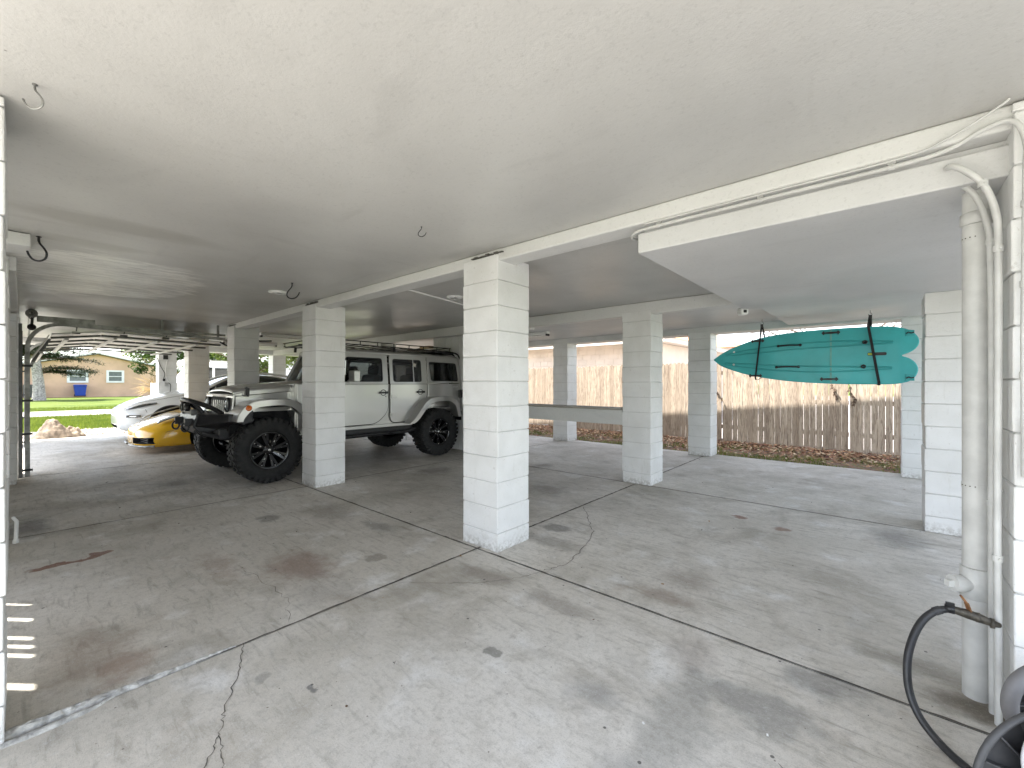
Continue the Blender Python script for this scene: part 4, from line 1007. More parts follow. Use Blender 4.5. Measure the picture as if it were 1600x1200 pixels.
# seats, wheel
mb = MB()
for sx in (-.36, .36):
    for y in (3.75, 4.55):
        mb.obox((XC + sx, y, .86), (.48, .50, .18)); mb.obox((XC + sx, y + .26, 1.20), (.46, .14, .62), (R(-12), 0, 0)); mb.obox((XC + sx, y + .35, 1.58), (.26, .10, .18), (R(-8), 0, 0))
mb.box(XC - .74, XC + .74, 3.14, 3.35, 1.05, 1.32)
J2(mb, 'seat', M_INT, .05, 3)
mb = MB(); mb.tube([(XC + .36 + .18 * math.cos(t * PI / 10), 3.48 + .06 * math.sin(t * PI / 10), 1.28 + .17 * math.sin(t * PI / 10)) for t in range(20)], .014, 8, closed=True); J2(mb, 'steering_wheel', M_PLAS, 0)
mb = MB(); mb.tube([(XC + .62, 3.2, 1.30), (XC + .60, 3.42, 1.80), (XC + .58, 4.2, 1.82), (XC + .58, 5.6, 1.80), (XC + .60, 5.7, 1.3)], .03); mb.tube([(XC - .62, 3.2, 1.30), (XC - .60, 3.42, 1.80), (XC - .58, 4.2, 1.82), (XC - .58, 5.6, 1.80), (XC - .60, 5.7, 1.3)], .03); mb.tube([(XC - .58, 4.15, 1.82), (XC + .58, 4.15, 1.82)], .03); mb.tube([(XC + .58, 4.15, 1.82), (XC + .62, 4.15, 1.0)], .03)
J2(mb, 'roll_bar', M_PLAS, 0)
# roof rack
RX = .70
mb = MB()
for s in (-1, 1):
    mb.bar((XC + s * RX, 3.25, 2.045), (XC + s * RX, 5.60, 2.035), .015, .015); mb.bar((XC + s * RX, 3.0, 1.985), (XC + s * RX, 5.60, 1.975), .015, .015)
    for k in range(9): y = 3.02 + k * .32; mb.bar((XC + s * RX, y, 1.985), (XC + s * RX, y, 2.045), .011, .011)
    for y in (3.2, 4.3, 5.4): mb.bar((XC + s * (RX + .02), y, 1.90), (XC + s * RX, y, 1.98), .04, .02)
for k in range(14): y = 3.04 + k * .19; mb.bar((XC - RX, y, 1.978), (XC + RX, y, 1.978), .03, .018)
for y in (3.0, 5.60): mb.bar((XC - RX, y, 2.04), (XC + RX, y, 2.04), .015, .015)
mb.prism([(5.2, 1.94), (5.66, 1.93), (5.66, 1.975), (5.2, 1.97)], 'x', XC - .72, XC + .72)
J2(mb, 'roof_rack', M_BLACK, 0)
mb = MB()
for x_ in (.73, .60):
    mb.tube(smooth_path([(XC + x_ - .02, 5.50, 1.965), (XC + x_, 5.70, 1.945), (XC + x_, 5.80, 1.88), (XC + x_, 5.86, 1.70), (XC + x_, 5.90, 1.30), (XC + x_, 5.90, .65)], 5), .016, 10)
for z in (1.7, 1.4, 1.1, .85): mb.cyl((XC + .60, 5.89, z), (XC + .73, 5.89, z), .012, 8)
mb.bar((XC + .73, 5.89, 1.70), (XC + .76, 5.97, 1.74), .02, .02)
mb.bar((XC + .76, 5.97, 1.74), (XC + .76, 5.99, 1.30), .02, .02)
J2(mb, 'ladder', M_BLACK, 0)
mb = MB(); mb.prism([(5.80, .60), (5.98, .62), (5.98, .78), (5.80, .80)], 'x', XC - .80, XC + .80); J2(mb, 'rear_bumper', M_BLACK, .02)
jt = mesh_of('tyre', make_tyre_mb(.438, .315, .250, 34), M_RUB); jr = mesh_of('rim', merged(rim_mb(.25, .30, 8), bolts_mb(.25, .30, 8)), [M_RIM, M_CHR]); jb = None
for x_, y, fl_ in ((XC + .82, 2.205, 0), (XC - .82, 2.205, 1), (XC + .82, 5.13, 0), (XC - .82, 5.13, 1)):
    put_wheel(J, jt, jr, jb, (x_, y, .442), fl_)
w = put_wheel(J, jt, jr, jb, (XC - .05, 6.02, 1.12), 0); w.rotation_euler = (0, 0, PI / 2); w.name = 'spare_wheel'

# ------------------------------------------------------------------ lofted cars
def loft(xc, y0, st, closed=True):
    mb = MB(); rows = []
    for (y, w, zb, zs, zt, wt, cr) in st:
        hp = [(0, zb), (.55 * w, zb), (.90 * w, zb + .01), (w * .985, zb + .10), (w, (zb + zs) / 2), (w * .985, zs - .03), (w * .95, zs + (zt - zs) * .25), (wt, zt), (wt * .5, zt + cr * .8), (0, zt + cr)]
        full = hp + [(-a, b) for a, b in hp[-2:0:-1]]
        rows.append([(xc + a, y0 + y, b) for a, b in full])
    n = len(rows[0]); vs = [v for r_ in rows for v in r_]
    fs = [(i * n + k, i * n + (k + 1) % n, (i + 1) * n + (k + 1) % n, (i + 1) * n + k) for i in range(len(rows) - 1) for k in range(n)]
    fs += [tuple(range(n)), tuple(range((len(rows) - 1) * n, len(rows) * n))]
    mb.add(vs, fs, 0, True); return mb
def cut_arches(o, arches, xc, w, extra=()):
    """cut wheel arches (dark inside) out of the evaluated body"""
    cutters = []
    for (y, z, r) in arches:
        for s in (-1, 1):
            c = MB().cyl((xc + s * (w - .34), y, z), (xc + s * (w + .2), y, z), r, 40); cutters.append(obj('cut', c, M_WELL))
    for mbx in extra: cutters.append(obj('cut', mbx, M_WELL))
    for c in cutters:
        b = o.modifiers.new('b', 'BOOLEAN'); b.object = c; b.operation = 'DIFFERENCE'; b.solver = 'EXACT'; b.use_self = True
        try: b.material_mode = 'TRANSFER'
        except Exception: pass
    dg = bpy.context.evaluated_depsgraph_get(); dg.update(); ev = o.evaluated_get(dg)
    me = bpy.data.meshes.new_from_object(ev, depsgraph=dg); o.modifiers.clear(); o.data = me
    for c in cutters: bpy.data.objects.remove(c)
    es = o.modifiers.new('es', 'EDGE_SPLIT'); es.split_angle = R(38)
def car_wheels(T, xc, hw, ys, r, w, rimr):
    tm = mesh_of('tyre', make_tyre_mb(r, w, rimr, 0), M_RUB); rm = mesh_of('rim', merged(rim_mb(rimr, w, 10), bolts_mb(rimr, w, 5, 5)), [M_ALU, M_DSTEEL]); bm2 = None
    for y in ys:
        put_wheel(T, tm, rm, bm2, (xc + hw - w / 2 - .02, y, r), 0); put_wheel(T, tm, rm, bm2, (xc - hw + w / 2 + .02, y, r), 1)

from mathutils.bvhtree import BVHTree
def seam(parent, body, pts, d, r=.004, off=.0, m=None, name='shut_line'):
    """a thin dark gap line laid along the real body surface: rays from pts along d"""
    dg = bpy.context.evaluated_depsgraph_get(); dg.update(); bv = BVHTree.FromObject(body, dg)
    base = wloc(body); out = []; d = Vector(d)
    for p in smooth_path(pts, 6):
        h = bv.ray_cast(Vector(p) - base, d)
        if h[0] is not None: out.append(h[0] + base - d * off)
    if len(out) > 3: obj(name, MB().tube(out, r, 6), m or M_WELL, parent)
# yellow sports car
XY = -11.15; Y0 = 1.38
Yc = thing('parked_car', (XY, Y0 + 2.2, 0), 'low yellow sports car whose pointed nose shows left of the silver car', 'car', 'cars parked under the house')
st = [(0, .42, .16, .27, .42, .36, .01), (.06, .70, .12, .32, .48, .52, .015), (.20, .86, .11, .38, .55, .66, .02), (.45, .93, .11, .48, .645, .76, .01), (.75, .96, .11, .60, .75, .80, -.02), (1.10, .97, .12, .70, .835, .80, -.05), (1.5, .965, .13, .72, .86, .76, -.01),
      (2.1, .95, .14, .72, .86, .74, .02), (2.9, .97, .14, .80, .90, .74, .04), (3.6, .98, .15, .86, .95, .72, .03), (4.2, .95, .20, .86, .94, .66, .0), (4.48, .80, .30, .74, .86, .6, 0)]
body = obj('body', loft(XY, Y0, st), M_YEL, Yc); b = body.modifiers.new('s', 'SUBSURF'); b.levels = 2; b.render_levels = 2
nose_cut = MB()
vs = []
for yy, hx0, hx1, z0, z1 in ((Y0 - .1, .30, .86, .20, .335), (Y0 + .50, .34, .84, .21, .32)):
    for x_, z_ in ((hx0, z0), (hx1, z0 - .0), (hx1, z1), (hx0, z1 - .02)): vs.append((XY + x_, yy, z_))
cube_f = [(0, 1, 2, 3), (4, 7, 6, 5), (0, 4, 5, 1), (1, 5, 6, 2), (2, 6, 7, 3), (3, 7, 4, 0)]
nose_cut.add(vs, cube_f); nc2 = MB().add([(2 * XY - v[0], v[1], v[2]) for v in vs], cube_f)
cut_arches(body, [(Y0 + 1.14, .33, .375), (Y0 + 3.75, .345, .385)], XY, .97, [nose_cut, nc2])
gst = [(1.5, .72, .80, .84, .86, .60, .0), (1.9, .74, .80, .92, 1.02, .60, .02), (2.35, .74, .80, 1.0, 1.16, .56, .03), (2.9, .74, .82, 1.0, 1.18, .52, .03), (3.4, .72, .85, .97, 1.10, .50, .02), (4.0, .66, .86, .92, .97, .48, .0)]
obj('greenhouse', loft(XY, Y0, gst), M_DGLASS, Yc, sub=2)
for s in (-1, 1):
    mb = MB()          # long swept headlamp lying on the fender
    def hl_(u, v):
        y = Y0 + .30 + .74 * u; z = .60 + .255 * u ** .8; wv = .028 + .05 * math.sin(PI * min(1, u * .8 + .2))
        return (XY + s * (.80 + .065 * math.sin(PI * u) - v * wv * 1.6), y, z + .02 + .008 * math.sin(PI * v) - (1 - v) * .028)
    mb.grid(hl_, 16, 5); h_ = obj('headlight', mb, M_LENS, Yc); so = h_.modifiers.new('s', 'SOLIDIFY'); so.thickness = .012
    mb = MB(); mb.tube([Vector(hl_(u / 10, 0)) + Vector((s * .006, 0, -.002)) for u in range(11)], .010, 8); obj('trim', mb, M_PLAS, h_)
    mb = MB(); mb.obox((XY + s * .972, Y0 + .90, .50), (.012, .16, .018)); obj('side_marker', mb, M_RED, Yc)
    mb = MB(); mb.tube(smooth_path([(XY + s * .15, Y0 - .015, .155), (XY + s * .5, Y0 + .0, .165), (XY + s * .78, Y0 + .12, .165), (XY + s * .88, Y0 + .24, .17)], 6), .020, 10); obj('splitter', mb, M_GALV, Yc)
    mb = MB()
    for z_ in (.235, .27, .305): mb.bar((XY + s * .34, Y0 + .12, z_), (XY + s * .83, Y0 + .16, z_), .012, .008)
    obj('intake_bars', mb, M_DSTEEL, Yc)
yb = [o for o in Yc.children if o.name.startswith('body')][0]
for s in (-1, 1):
    seam(Yc, yb, [(XY + s * .45, Y0 + .22, 2), (XY + s * .60, Y0 + .6, 2), (XY + s * .66, Y0 + 1.0, 2), (XY + s * .68, Y0 + 1.5, 2)], (0, 0, -1))
    seam(Yc, yb, [(XY + s * 2, Y0 + 1.62, .22), (XY + s * 2, Y0 + 1.60, .5), (XY + s * 2, Y0 + 1.66, .78)], (-s, 0, 0))
    seam(Yc, yb, [(XY + s * 2, Y0 + .78, .58), (XY + s * 2, Y0 + .60, .47), (XY + s * 2, Y0 + .40, .42)], (-s, 0, 0), .003)
seam(Yc, yb, [(XY - .45, Y0 + .22, 2), (XY, Y0 + .17, 2), (XY + .45, Y0 + .22, 2)], (0, 0, -1))
car_wheels(Yc, XY, .95, (Y0 + 1.14, Y0 + 3.75), .335, .24, .25)

# white electric crossover
XW = -13.90; W0 = 1.42
Wc = thing('parked_car', (XW, W0 + 2.3, 0), 'white rounded crossover car with slim dark headlight left of the columns', 'car', 'cars parked under the house')
st = [(0, .50, .34, .56, .70, .40, .02), (.07, .74, .26, .60, .76, .56, .03), (.22, .87, .20, .66, .84, .66, .04), (.50, .94, .19, .77, .95, .72, .05), (.95, .965, .20, .90, 1.06, .75, .05), (1.40, .965, .20, .96, 1.12, .75, .05), (1.75, .96, .20, .96, 1.13, .74, .03),
      (2.4, .955, .20, .97, 1.06, .76, .03), (3.2, .96, .20, 1.0, 1.08, .76, .03), (3.9, .965, .22, 1.02, 1.10, .76, .03), (4.4, .93, .28, 1.03, 1.16, .70, .03), (4.65, .86, .36, .98, 1.14, .62, .02), (4.78, .70, .45, .85, 1.05, .55, .0)]
body = obj('body', loft(XW, W0, st), M_WHITECAR, Wc); b = body.modifiers.new('s', 'SUBSURF'); b.levels = 2; b.render_levels = 2
lip = MB().box(XW - .45, XW + .45, W0 - .2, W0 + .12, .27, .37)
cut_arches(body, [(W0 + .96, .37, .425), (W0 + 3.84, .37, .425)], XW, .965, [lip])
gst = [(1.45, .70, 1.02, 1.06, 1.10, .58, .03), (1.95, .80, 1.0, 1.15, 1.36, .60, .03), (2.35, .81, 1.0, 1.25, 1.53, .58, .04), (2.9, .81, 1.02, 1.3, 1.58, .57, .04), (3.5, .80, 1.04, 1.28, 1.545, .56, .04), (4.0, .77, 1.06, 1.24, 1.44, .54, .03), (4.4, .70, 1.08, 1.18, 1.28, .50, .02), (4.6, .62, 1.08, 1.12, 1.18, .45, .0)]
obj('greenhouse', loft(XW, W0, gst), M_DGLASS, Wc, sub=2)
for s in (-1, 1):
    mb = MB(); mb.tube(smooth_path([(XW + s * .735, W0 + 1.62, 1.14), (XW + s * .70, W0 + 2.0, 1.39), (XW + s * .63, W0 + 2.45, 1.565), (XW + s * .60, W0 + 2.95, 1.615), (XW + s * .60, W0 + 3.55, 1.575), (XW + s * .60, W0 + 4.1, 1.43), (XW + s * .60, W0 + 4.55, 1.22)], 5), .034, 10); obj('roof_rail', mb, M_WHITECAR, Wc)
    mb = MB()
    def hw_(u, v):
        y = W0 + .16 + .52 * u; z = .735 + .145 * u; w_ = (.045 * math.sin(PI * (.12 + .80 * u)))
        xx = .70 + .235 * min(1, u * 1.2) ** .6 if u < .6 else .70 + .235 * min(1, u * 1.2) ** .6
        return (XW + s * (xx + .012 - v * .05), y, z + v * w_)
    mb.grid(hw_, 14, 4); h_ = obj('headlight', mb, M_DGLASS, Wc); so = h_.modifiers.new('s', 'SOLIDIFY'); so.thickness = .014
    mb = MB(); mb.obox((XW + s * .90, W0 + .26, .585), (.035, .26, .055), (0, 0, s * -.42)); f_ = obj('fog_light', mb, M_DGLASS, Wc, bevel=.012)
    mb = MB(); mb.obox((XW + s * .915, W0 + .25, .585), (.02, .12, .022), (0, 0, s * -.42)); obj('lens', mb, M_LENS, f_)
    mb = MB(); mb.obox((XW + s * 1.03, W0 + 1.98, 1.13), (.16, .12, .12)); mb.bar((XW + s * .90, W0 + 2.0, 1.07), (XW + s * 1.0, W0 + 1.98, 1.10), .05, .03); obj('mirror', mb, M_WHITECAR, Wc, bevel=.03, seg=3)
    mb = MB(); mb.lathe([(.425, 0), (.452, 0), (.452, .012), (.425, .012)], (XW + s * .952 - (.012 if s < 0 else 0), W0 + .96, .37), 'x', 48, smooth=False)
    for i in range(len(mb.v)): pass
    obj('arch_trim', mb, M_PLAS, Wc)
wb = [o for o in Wc.children if o.name.startswith('body')][0]
for s in (-1, 1):
    seam(Wc, wb, [(XW + s * .62, W0 + .30, 3), (XW + s * .76, W0 + .62, 3), (XW + s * .80, W0 + 1.0, 3), (XW + s * .78, W0 + 1.5, 3)], (0, 0, -1), .005)
    seam(Wc, wb, [(XW + s * 2, W0 + 1.62, .28), (XW + s * 2, W0 + 1.60, .6), (XW + s * 2, W0 + 1.62, .98)], (-s, 0, 0), .005)
    seam(Wc, wb, [(XW + s * 2, W0 + 2.72, .28), (XW + s * 2, W0 + 2.72, .98)], (-s, 0, 0), .005)
    seam(Wc, wb, [(XW + s * 2, W0 + .50, .66), (XW + s * 2, W0 + .47, .74)], (-s, 0, 0), .004)
seam(Wc, wb, [(XW - .62, W0 + .30, 3), (XW, W0 + .16, 3), (XW + .62, W0 + .30, 3)], (0, 0, -1), .005)
seam(Wc, wb, [(XW - .5, W0 - 1, .34), (XW, W0 - 1, .32), (XW + .5, W0 - 1, .34)], (0, 1, 0), .012, 0, M_PLAS, 'lower_lip')
car_wheels(Wc, XW, .95, (W0 + .96, W0 + 3.84), .355, .24, .25)

# ------------------------------------------------------------------ teal board hanging
BY = 7.28
B = thing('sit_on_board', (-.9, BY, 1.7), 'teal fishtail paddle board hung on its side from two black straps', 'board')
top = [(-2.05, 1.725), (-1.95, 1.80), (-1.80, 1.885), (-1.60, 1.965), (-1.40, 2.025), (-1.15, 2.065), (-.9, 2.085), (-.6, 2.095), (-.3, 2.095), (0, 2.085), (.14, 2.065), (.25, 2.02), (.325, 1.94), (.345, 1.86), (.315, 1.785), (.25, 1.735), (.18, 1.70)]
bot = [(.25, 1.665), (.31, 1.605), (.335, 1.53), (.32, 1.455), (.27, 1.385), (.18, 1.35), (.05, 1.335), (-.3, 1.335), (-.6, 1.345), (-.9, 1.365), (-1.15, 1.395), (-1.40, 1.44), (-1.60, 1.49), (-1.80, 1.56), (-1.95, 1.63)]
out = [(p.x, p.z) for p in smooth_path([(a, 0, b_) for a, b_ in top + bot + [top[0]]], 3)][:-1]
bd = obj('deck', MB().prism(out, 'y', BY, BY + .13), M_TEAL, B, bevel=.035, seg=5); 
for p in bd.data.polygons: p.use_smooth = False
def taper_bar(mb, x0, x1, z0, z1, h, zz=None, y=BY - .003, arch=0):
    P = []; n = 24
    for k in range(n + 1):
        t = k / n; P.append((x0 + (x1 - x0) * t, z0 + (z1 - z0) * t + arch * math.sin(PI * t), h * (math.sin(PI * min(1, max(0, .5 - abs(t - .5)) * 2.2 + .0) / 2) ** .8) / 2 + .002))
    for sgn in (1, -1):
        for off in (1,):
            vs = []
            for x_, z_, hh in P: vs += [(x_, y - .001, z_ + sgn * (hh)), (x_, y - .012, z_ + sgn * (hh + .008)), (x_, y - .001, z_ + sgn * (hh + .018))]
            fs = [(i * 3 + a, i * 3 + a + 1, i * 3 + 4 + a, i * 3 + 3 + a) for i in range(n) for a in (0, 1)]
            mb.add(vs, fs, 0, True)
mb = MB()
taper_bar(mb, -1.86, .10, 1.79, 1.875, .055, arch=.045); taper_bar(mb, -1.88, .09, 1.655, 1.545, .055, arch=-.045)
obj('ridge', mb, M_TEALD, B)
mb = MB(); mb.box(-.545, -.525, BY - .004, BY + .002, 1.36, 2.08); obj('seam_strip', mb, mat('teal_light', (.12, .38, .34), .4), B)
def bhandle(x, z, l, nm='handle'):
    mb = MB(); mb.tube(smooth_path([(x - l / 2, BY - .003, z), (x - l / 2 + .03, BY - .022, z), (x, BY - .028, z + .004), (x + l / 2 - .03, BY - .022, z), (x + l / 2, BY - .003, z)], 4), .011, 10)
    for s in (-1, 1): mb.lathe([(0, 0), (.019, 0), (.019, -.010), (0, -.012)], (x + s * l / 2, BY - .001, z), 'y', 14)
    obj(nm, mb, M_BLACK, B)
bhandle(-1.02, 1.893, .27); bhandle(-1.04, 1.585, .27)
def pad(x, z, s=1):
    mb = MB(); mb.prism([(x + a * .105 * s, z + b_ * .03) for a, b_ in ((-1, 0), (-.75, 1), (-.65, .35), (-.2, .45), (.2, .45), (.65, .35), (.75, 1), (1, 0), (.75, -1), (.65, -.35), (.2, -.45), (-.2, -.45), (-.65, -.35), (-.75, -1))], 'y', BY - .02, BY - .0005)
    obj('hinge', mb, M_BLACK, B, bevel=.004)
pad(-1.42, 1.985, .85); pad(-1.45, 1.462, .85); pad(-.535, 2.04); pad(-.555, 1.405)
mb = MB()
for x_, z_ in ((-.175, 1.89), (-.19, 1.57)): mb.lathe([(0, -.012), (.012, -.012), (.014, -.02), (.026, -.018), (.028, 0), (0, 0)], (x_, BY - .001, z_), 'y', 18)
obj('scupper_plug', mb, M_BLACK, B)
mb = MB()
for x_, z_ in ((-1.745, 1.83), (-1.75, 1.64)): mb.lathe([(0, -.012), (.015, -.008), (.016, 0), (0, 0)], (x_, BY - .001, z_), 'y', 14)
obj('rivet', mb, M_WTRIM, B)
mb = MB(); mb.prism(rounded([(-.15, 1.71), (.04, 1.71), (.04, 1.75), (-.15, 1.75)], .02), 'y', BY - .006, BY - .0005); obj('slot', mb, M_BLACK, B)
mb = MB(); mb.prism(rounded([(-.145, 1.718), (-.10, 1.718), (-.10, 1.742), (-.145, 1.742)], .01), 'y', BY - .009, BY - .0062); obj('slot_label', mb, M_LIME, B)
for z_ in (1.98, 1.42):
    mb = MB(); mb.prism([(.215, z_ - .04), (.30, z_ - .04), (.30, z_ + .03), (.215, z_ + .045)], 'y', BY - .006, BY - .0005); obj('tail_recess', mb, M_TEALD, B, bevel=.003)
    mb = MB(); mb.tube(smooth_path([(.225, BY - .012, z_ - .01), (.245, BY - .018, z_ + .006), (.27, BY - .018, z_ - .006), (.295, BY - .012, z_ + .004)], 4), .007, 8); obj('tail_loop', mb, M_BLACK, B)
# straps with hooks
def strap(x, xt, zt, lab, zb, ztop, w):
    t = thing('hanging_strap', (x, BY, zt), lab, 'strap', 'straps holding the teal board')
    mb = MB()
    P1 = [(x, BY - .035, zt), (x - .02, BY - .04, ztop + .0), (x + xt, BY - .034, zb + .02), (x + xt, BY + .0, zb - .012), (x + xt, BY + .14, zb - .012), (x + xt * .5, BY + .17, zb + .02), (x, BY + .165, ztop), (x, BY + .0, zt)]
    for a, b_ in zip(P1[:-1], P1[1:]): mb.bar(a, b_, w, .004, up=(0, 1, 0) if abs(a[2] - b_[2]) > .05 else (0, 0, 1))
    obj('webbing', mb, M_ROPE, t)
    mb = MB(); mb.obox((x, BY - .03, zt - .02), (.035, .02, .05)); obj('buckle', mb, M_PLAS, t, bevel=.004)
    mb = MB(); mb.tube(smooth_path([(x, BY - .01, 2.305), (x, BY - .01, 2.27), (x + .018, BY - .012, 2.25), (x + .012, BY - .012, zt + .0), (x - .012, BY - .012, zt + .004), (x - .018, BY - .012, zt + .02)], 4), .004, 8); obj('hook', mb, M_GALV, t)
strap(-1.36, -.085, 2.225, 'thin black looped strap near the nose of the teal board', 1.415, 2.04, .022)
strap(-.12, .085, 2.235, 'wide black strap near the tail of the teal board', 1.335, 2.095, .030)

# ------------------------------------------------------------------ outside ground
def sheet(name, x0, x1, y0, y1, z, m): return struct(obj(name, MB().quad((x0, y0, z), (x1, y0, z), (x1, y1, z), (x0, y1, z)), m, fix=False))
sheet('ground', -900, 900, -900, 900, -.09, M_LAWN)
sheet('bounce_patio', 1.62, 12.0, -14, 8.6, -.02, M_PATIO)  # unseen pale ground added to bounce sunlight in under the house
sheet('yard', -40, 30, 11.7, 60, -.075, M_PAVE)
sheet('bounce_driveway', -15.2, 1.6, -14, -.97, -.03, M_PATIO)  # also out of view, kept pale for its bounce onto the ceiling and floor
sheet('soil_strip', -16, 4, 8.64, 11.6, -.07, M_SOIL)
sheet('shell_strip', -17.6, -15.27, -8, 3.2, -.05, M_SHELL)
sheet('pavement', -31.5, -26.4, -60, 60, -.06, M_PAVE)
sheet('soil_strip', -19.2, -17.6, -8, 6, -.08, M_SHELL)

# leaf litter and grass by the slab edge
mb = MB()
for k in range(9000):
    x_ = random.uniform(-9, 1.6); y = 8.7 + 2.5 * random.random() ** .55; z = -.065 + random.random() * .035; a = random.uniform(0, 2 * PI); s_ = random.uniform(.02, .055); tl = random.uniform(-.7, .7)
    if random.random() > (y - 8.6) / 1.6: continue
    d = Vector((math.cos(a), math.sin(a), tl * .6)) * s_; e_ = Vector((-math.sin(a), math.cos(a), random.uniform(-.6, .6))) * s_ * .45; p = Vector((x_, y, z + .01))
    mb.add([p - d, p + e_, p + d, p - e_], [(0, 1, 2, 3)], random.choice((0, 0, 1, 2)))
ml = [mat('dry_leaf', (.30, .17, .09), .8, var=.4, vscale=20), mat('dry_leaf_red', (.22, .10, .06), .8, var=.4, vscale=20), mat('dry_leaf_pale', (.45, .34, .22), .8, var=.3, vscale=20)]
o = obj('leaf_litter', mb, ml, fix=False); tag(o, 'brown fallen leaves lying along the foot of the fence', 'leaves', kind='stuff')
mb = MB()
for k in range(15000):
    x_ = random.uniform(-9, 1.6); y = 8.68 + 1.9 * random.random() ** 1.3; 
    if mnoise.noise(Vector((x_ * 1.3, y * 1.6, 0))) < -.12 + (y - 8.9) * .22: continue
    a = random.uniform(0, 2 * PI); h = random.uniform(.03, .09); w_ = .005; l = Vector((math.cos(a), math.sin(a), 0)); p = Vector((x_, y, -.07))
    mb.add([p - l * w_, p + l * w_, p + Vector((random.uniform(-.03, .03), random.uniform(-.03, .03), h))], [(0, 1, 2)], 0)
o = obj('grass', mb, mat_foliage('strip_grass', (.10, .13, .03), (.20, .23, .06)), fix=False); tag(o, 'patchy green grass between the slab and the fence', 'grass', kind='stuff')
mb = MB()
for k in range(26000):
    x_ = random.uniform(-26.3, -18.6) if random.random() < .8 else random.uniform(-36, -31.6); y = random.uniform(-.6, 4.5 if x_ > -27 else 9)
    a = random.uniform(0, 2 * PI); h = random.uniform(.05, .13); w_ = .012; l = Vector((math.cos(a), math.sin(a), 0)); p = Vector((x_, y, -.09))
    mb.add([p - l * w_, p + l * w_, p + Vector((random.uniform(-.05, .05), random.uniform(-.05, .05), h))], [(0, 1, 2)], 0)
o = obj('grass', mb, mat_foliage('lawn_blades', (.085, .135, .015), (.17, .21, .03), .4), fix=False); tag(o, 'bright sunlit lawn grass on both sides of the sidewalk', 'grass', kind='stuff')

mb = MB()
for k in range(230):
    x_ = random.uniform(-9, 1.0); y = random.uniform(.6, 8.5); a = random.uniform(0, 2 * PI); s_ = random.choice((.006, .008, .010, .018)) ; d = Vector((math.cos(a), math.sin(a), .15)) * s_; e_ = Vector((-math.sin(a), math.cos(a), .2)) * s_ * .5; p = Vector((x_, y, .006 + s_ * .1))
    if k % 3: mb.obox(p, (s_ * .5, s_ * .35, s_ * .2), (0, 0, a), random.choice((0, 1, 1, 3)))
    else: mb.add([p - d, p + e_, p + d, p - e_], [(0, 1, 2, 3)], random.choice((0, 1, 2)))
o = obj('floor_debris', mb, [mat('crumb_brown', (.10, .06, .035), .9), mat('crumb_dark', (.05, .045, .04), .9), mat('crumb_tan', (.32, .2, .1), .9), mat('paint_fleck', (.75, .75, .74), .8)], fix=False); tag(o, 'tiny leaf crumbs and paint flecks scattered over the concrete floor', 'debris', kind='stuff')
# tarp heap
def heap(u, v):
    a = 2 * PI * u; r = v; x_ = -15.55 + .34 * r * math.cos(a); y = .60 + .50 * r * math.sin(a)
    n = mnoise.noise(Vector((x_ * 3.2, y * 3.2, 1))) + .5 * mnoise.noise(Vector((x_ * 9, y * 9, 4)))
    h = .27 * (1 - r ** 2.4) * (1 + .75 * n) * (1 - .45 * max(0, (y - .6)))
    fold = (.07 * abs(math.sin(7 * x_ + 9 * y + 5 * n)) + .05 * mnoise.noise(Vector((x_ * 16, y * 16, 2)))) * (1 - r ** 3)
    return (x_, y, max(-.05, h + fold) if v < 1 else -.05)
mb = MB(); mb.grid(heap, 60, 26, closeu=True); o = obj('canvas_tarp', mb, M_TARP); tag(o, 'crumpled beige canvas heap lying at the sunny slab edge', 'tarp')
mb = MB()
for k in range(900):
    x_ = random.uniform(-17.4, -15.3); y = random.uniform(-.5, 3.1); s_ = random.uniform(.008, .03); mb.obox((x_, y, -.045), (s_, s_ * 1.3, s_ * .7), (random.random() * 3, random.random() * 3, random.random() * 3), random.choice((0, 0, 1)))
o = obj('shell_gravel', mb, [mat('shell_bits', (.65, .60, .52), .9), mat('shell_dark', (.28, .22, .17), .9)]); tag(o, 'loose shells and gravel scattered beside the canvas heap', 'gravel', kind='stuff')

# ------------------------------------------------------------------ fence
def fence(x0, x1, y, label, seed, ya=None):
    rnd = random.Random(seed); t = thing('wooden_fence', ((x0 + x1) / 2, y, 0), label, 'fence', 'weathered wooden fence panels')
    mb = MB(); x = x0
    while x < x1 - .03:
        w_ = min(.105, x1 - x - .002); yy = y + (ya or 0) * (x - x0); top_ = 1.86 + rnd.uniform(-.02, .02); b0 = rnd.uniform(-.06, -.01); tw = rnd.uniform(-.006, .006); l = rnd.uniform(-.004, .004)
        if rnd.random() < .03: top_ -= .03
        P = [(x + l, b0), (x + w_ + l, b0), (x + w_ - l - .001, top_ - .035), (x + w_ - .028, top_), (x + .028, top_), (x - l + .001, top_ - .035)]
        j = rnd.uniform(-.005, .005); mb.prism(P, 'y', yy + j, yy + j + .016); x += w_ + rnd.choice((.002, .003, .005, .008))
    obj('picket', mb, M_WOOD, t)
    mb = MB()
    for z in (.30, .95, 1.6): mb.bar((x0, y + .045, z), (x1, y + (ya or 0) * (x1 - x0) + .045, z), .04, .09)
    obj('rail', mb, M_WOOD, t)
    mb = MB(); mb.box(x0 + .02, x0 + .11, y + .07, y + .16, -.1, 1.8); obj('post', mb, M_WOOD, t)
k = 0
labs = ['bright fence panel right under the teal board tail', 'fence panel below the nose half of the teal board', 'fence panel with dried vine left of the board nose', 'fence panel seen above the wooden ledge on its right half', 'fence panel seen beside the large centre column above the ledge', 'hidden fence panel behind the centre column', 'hidden fence panel behind the grooved closet']
for i in range(7):
    xr = 1.9 - i * 2.42; fence(xr - 2.40, xr, 11.02 + i * .10, labs[i], 30 + i, -.03)
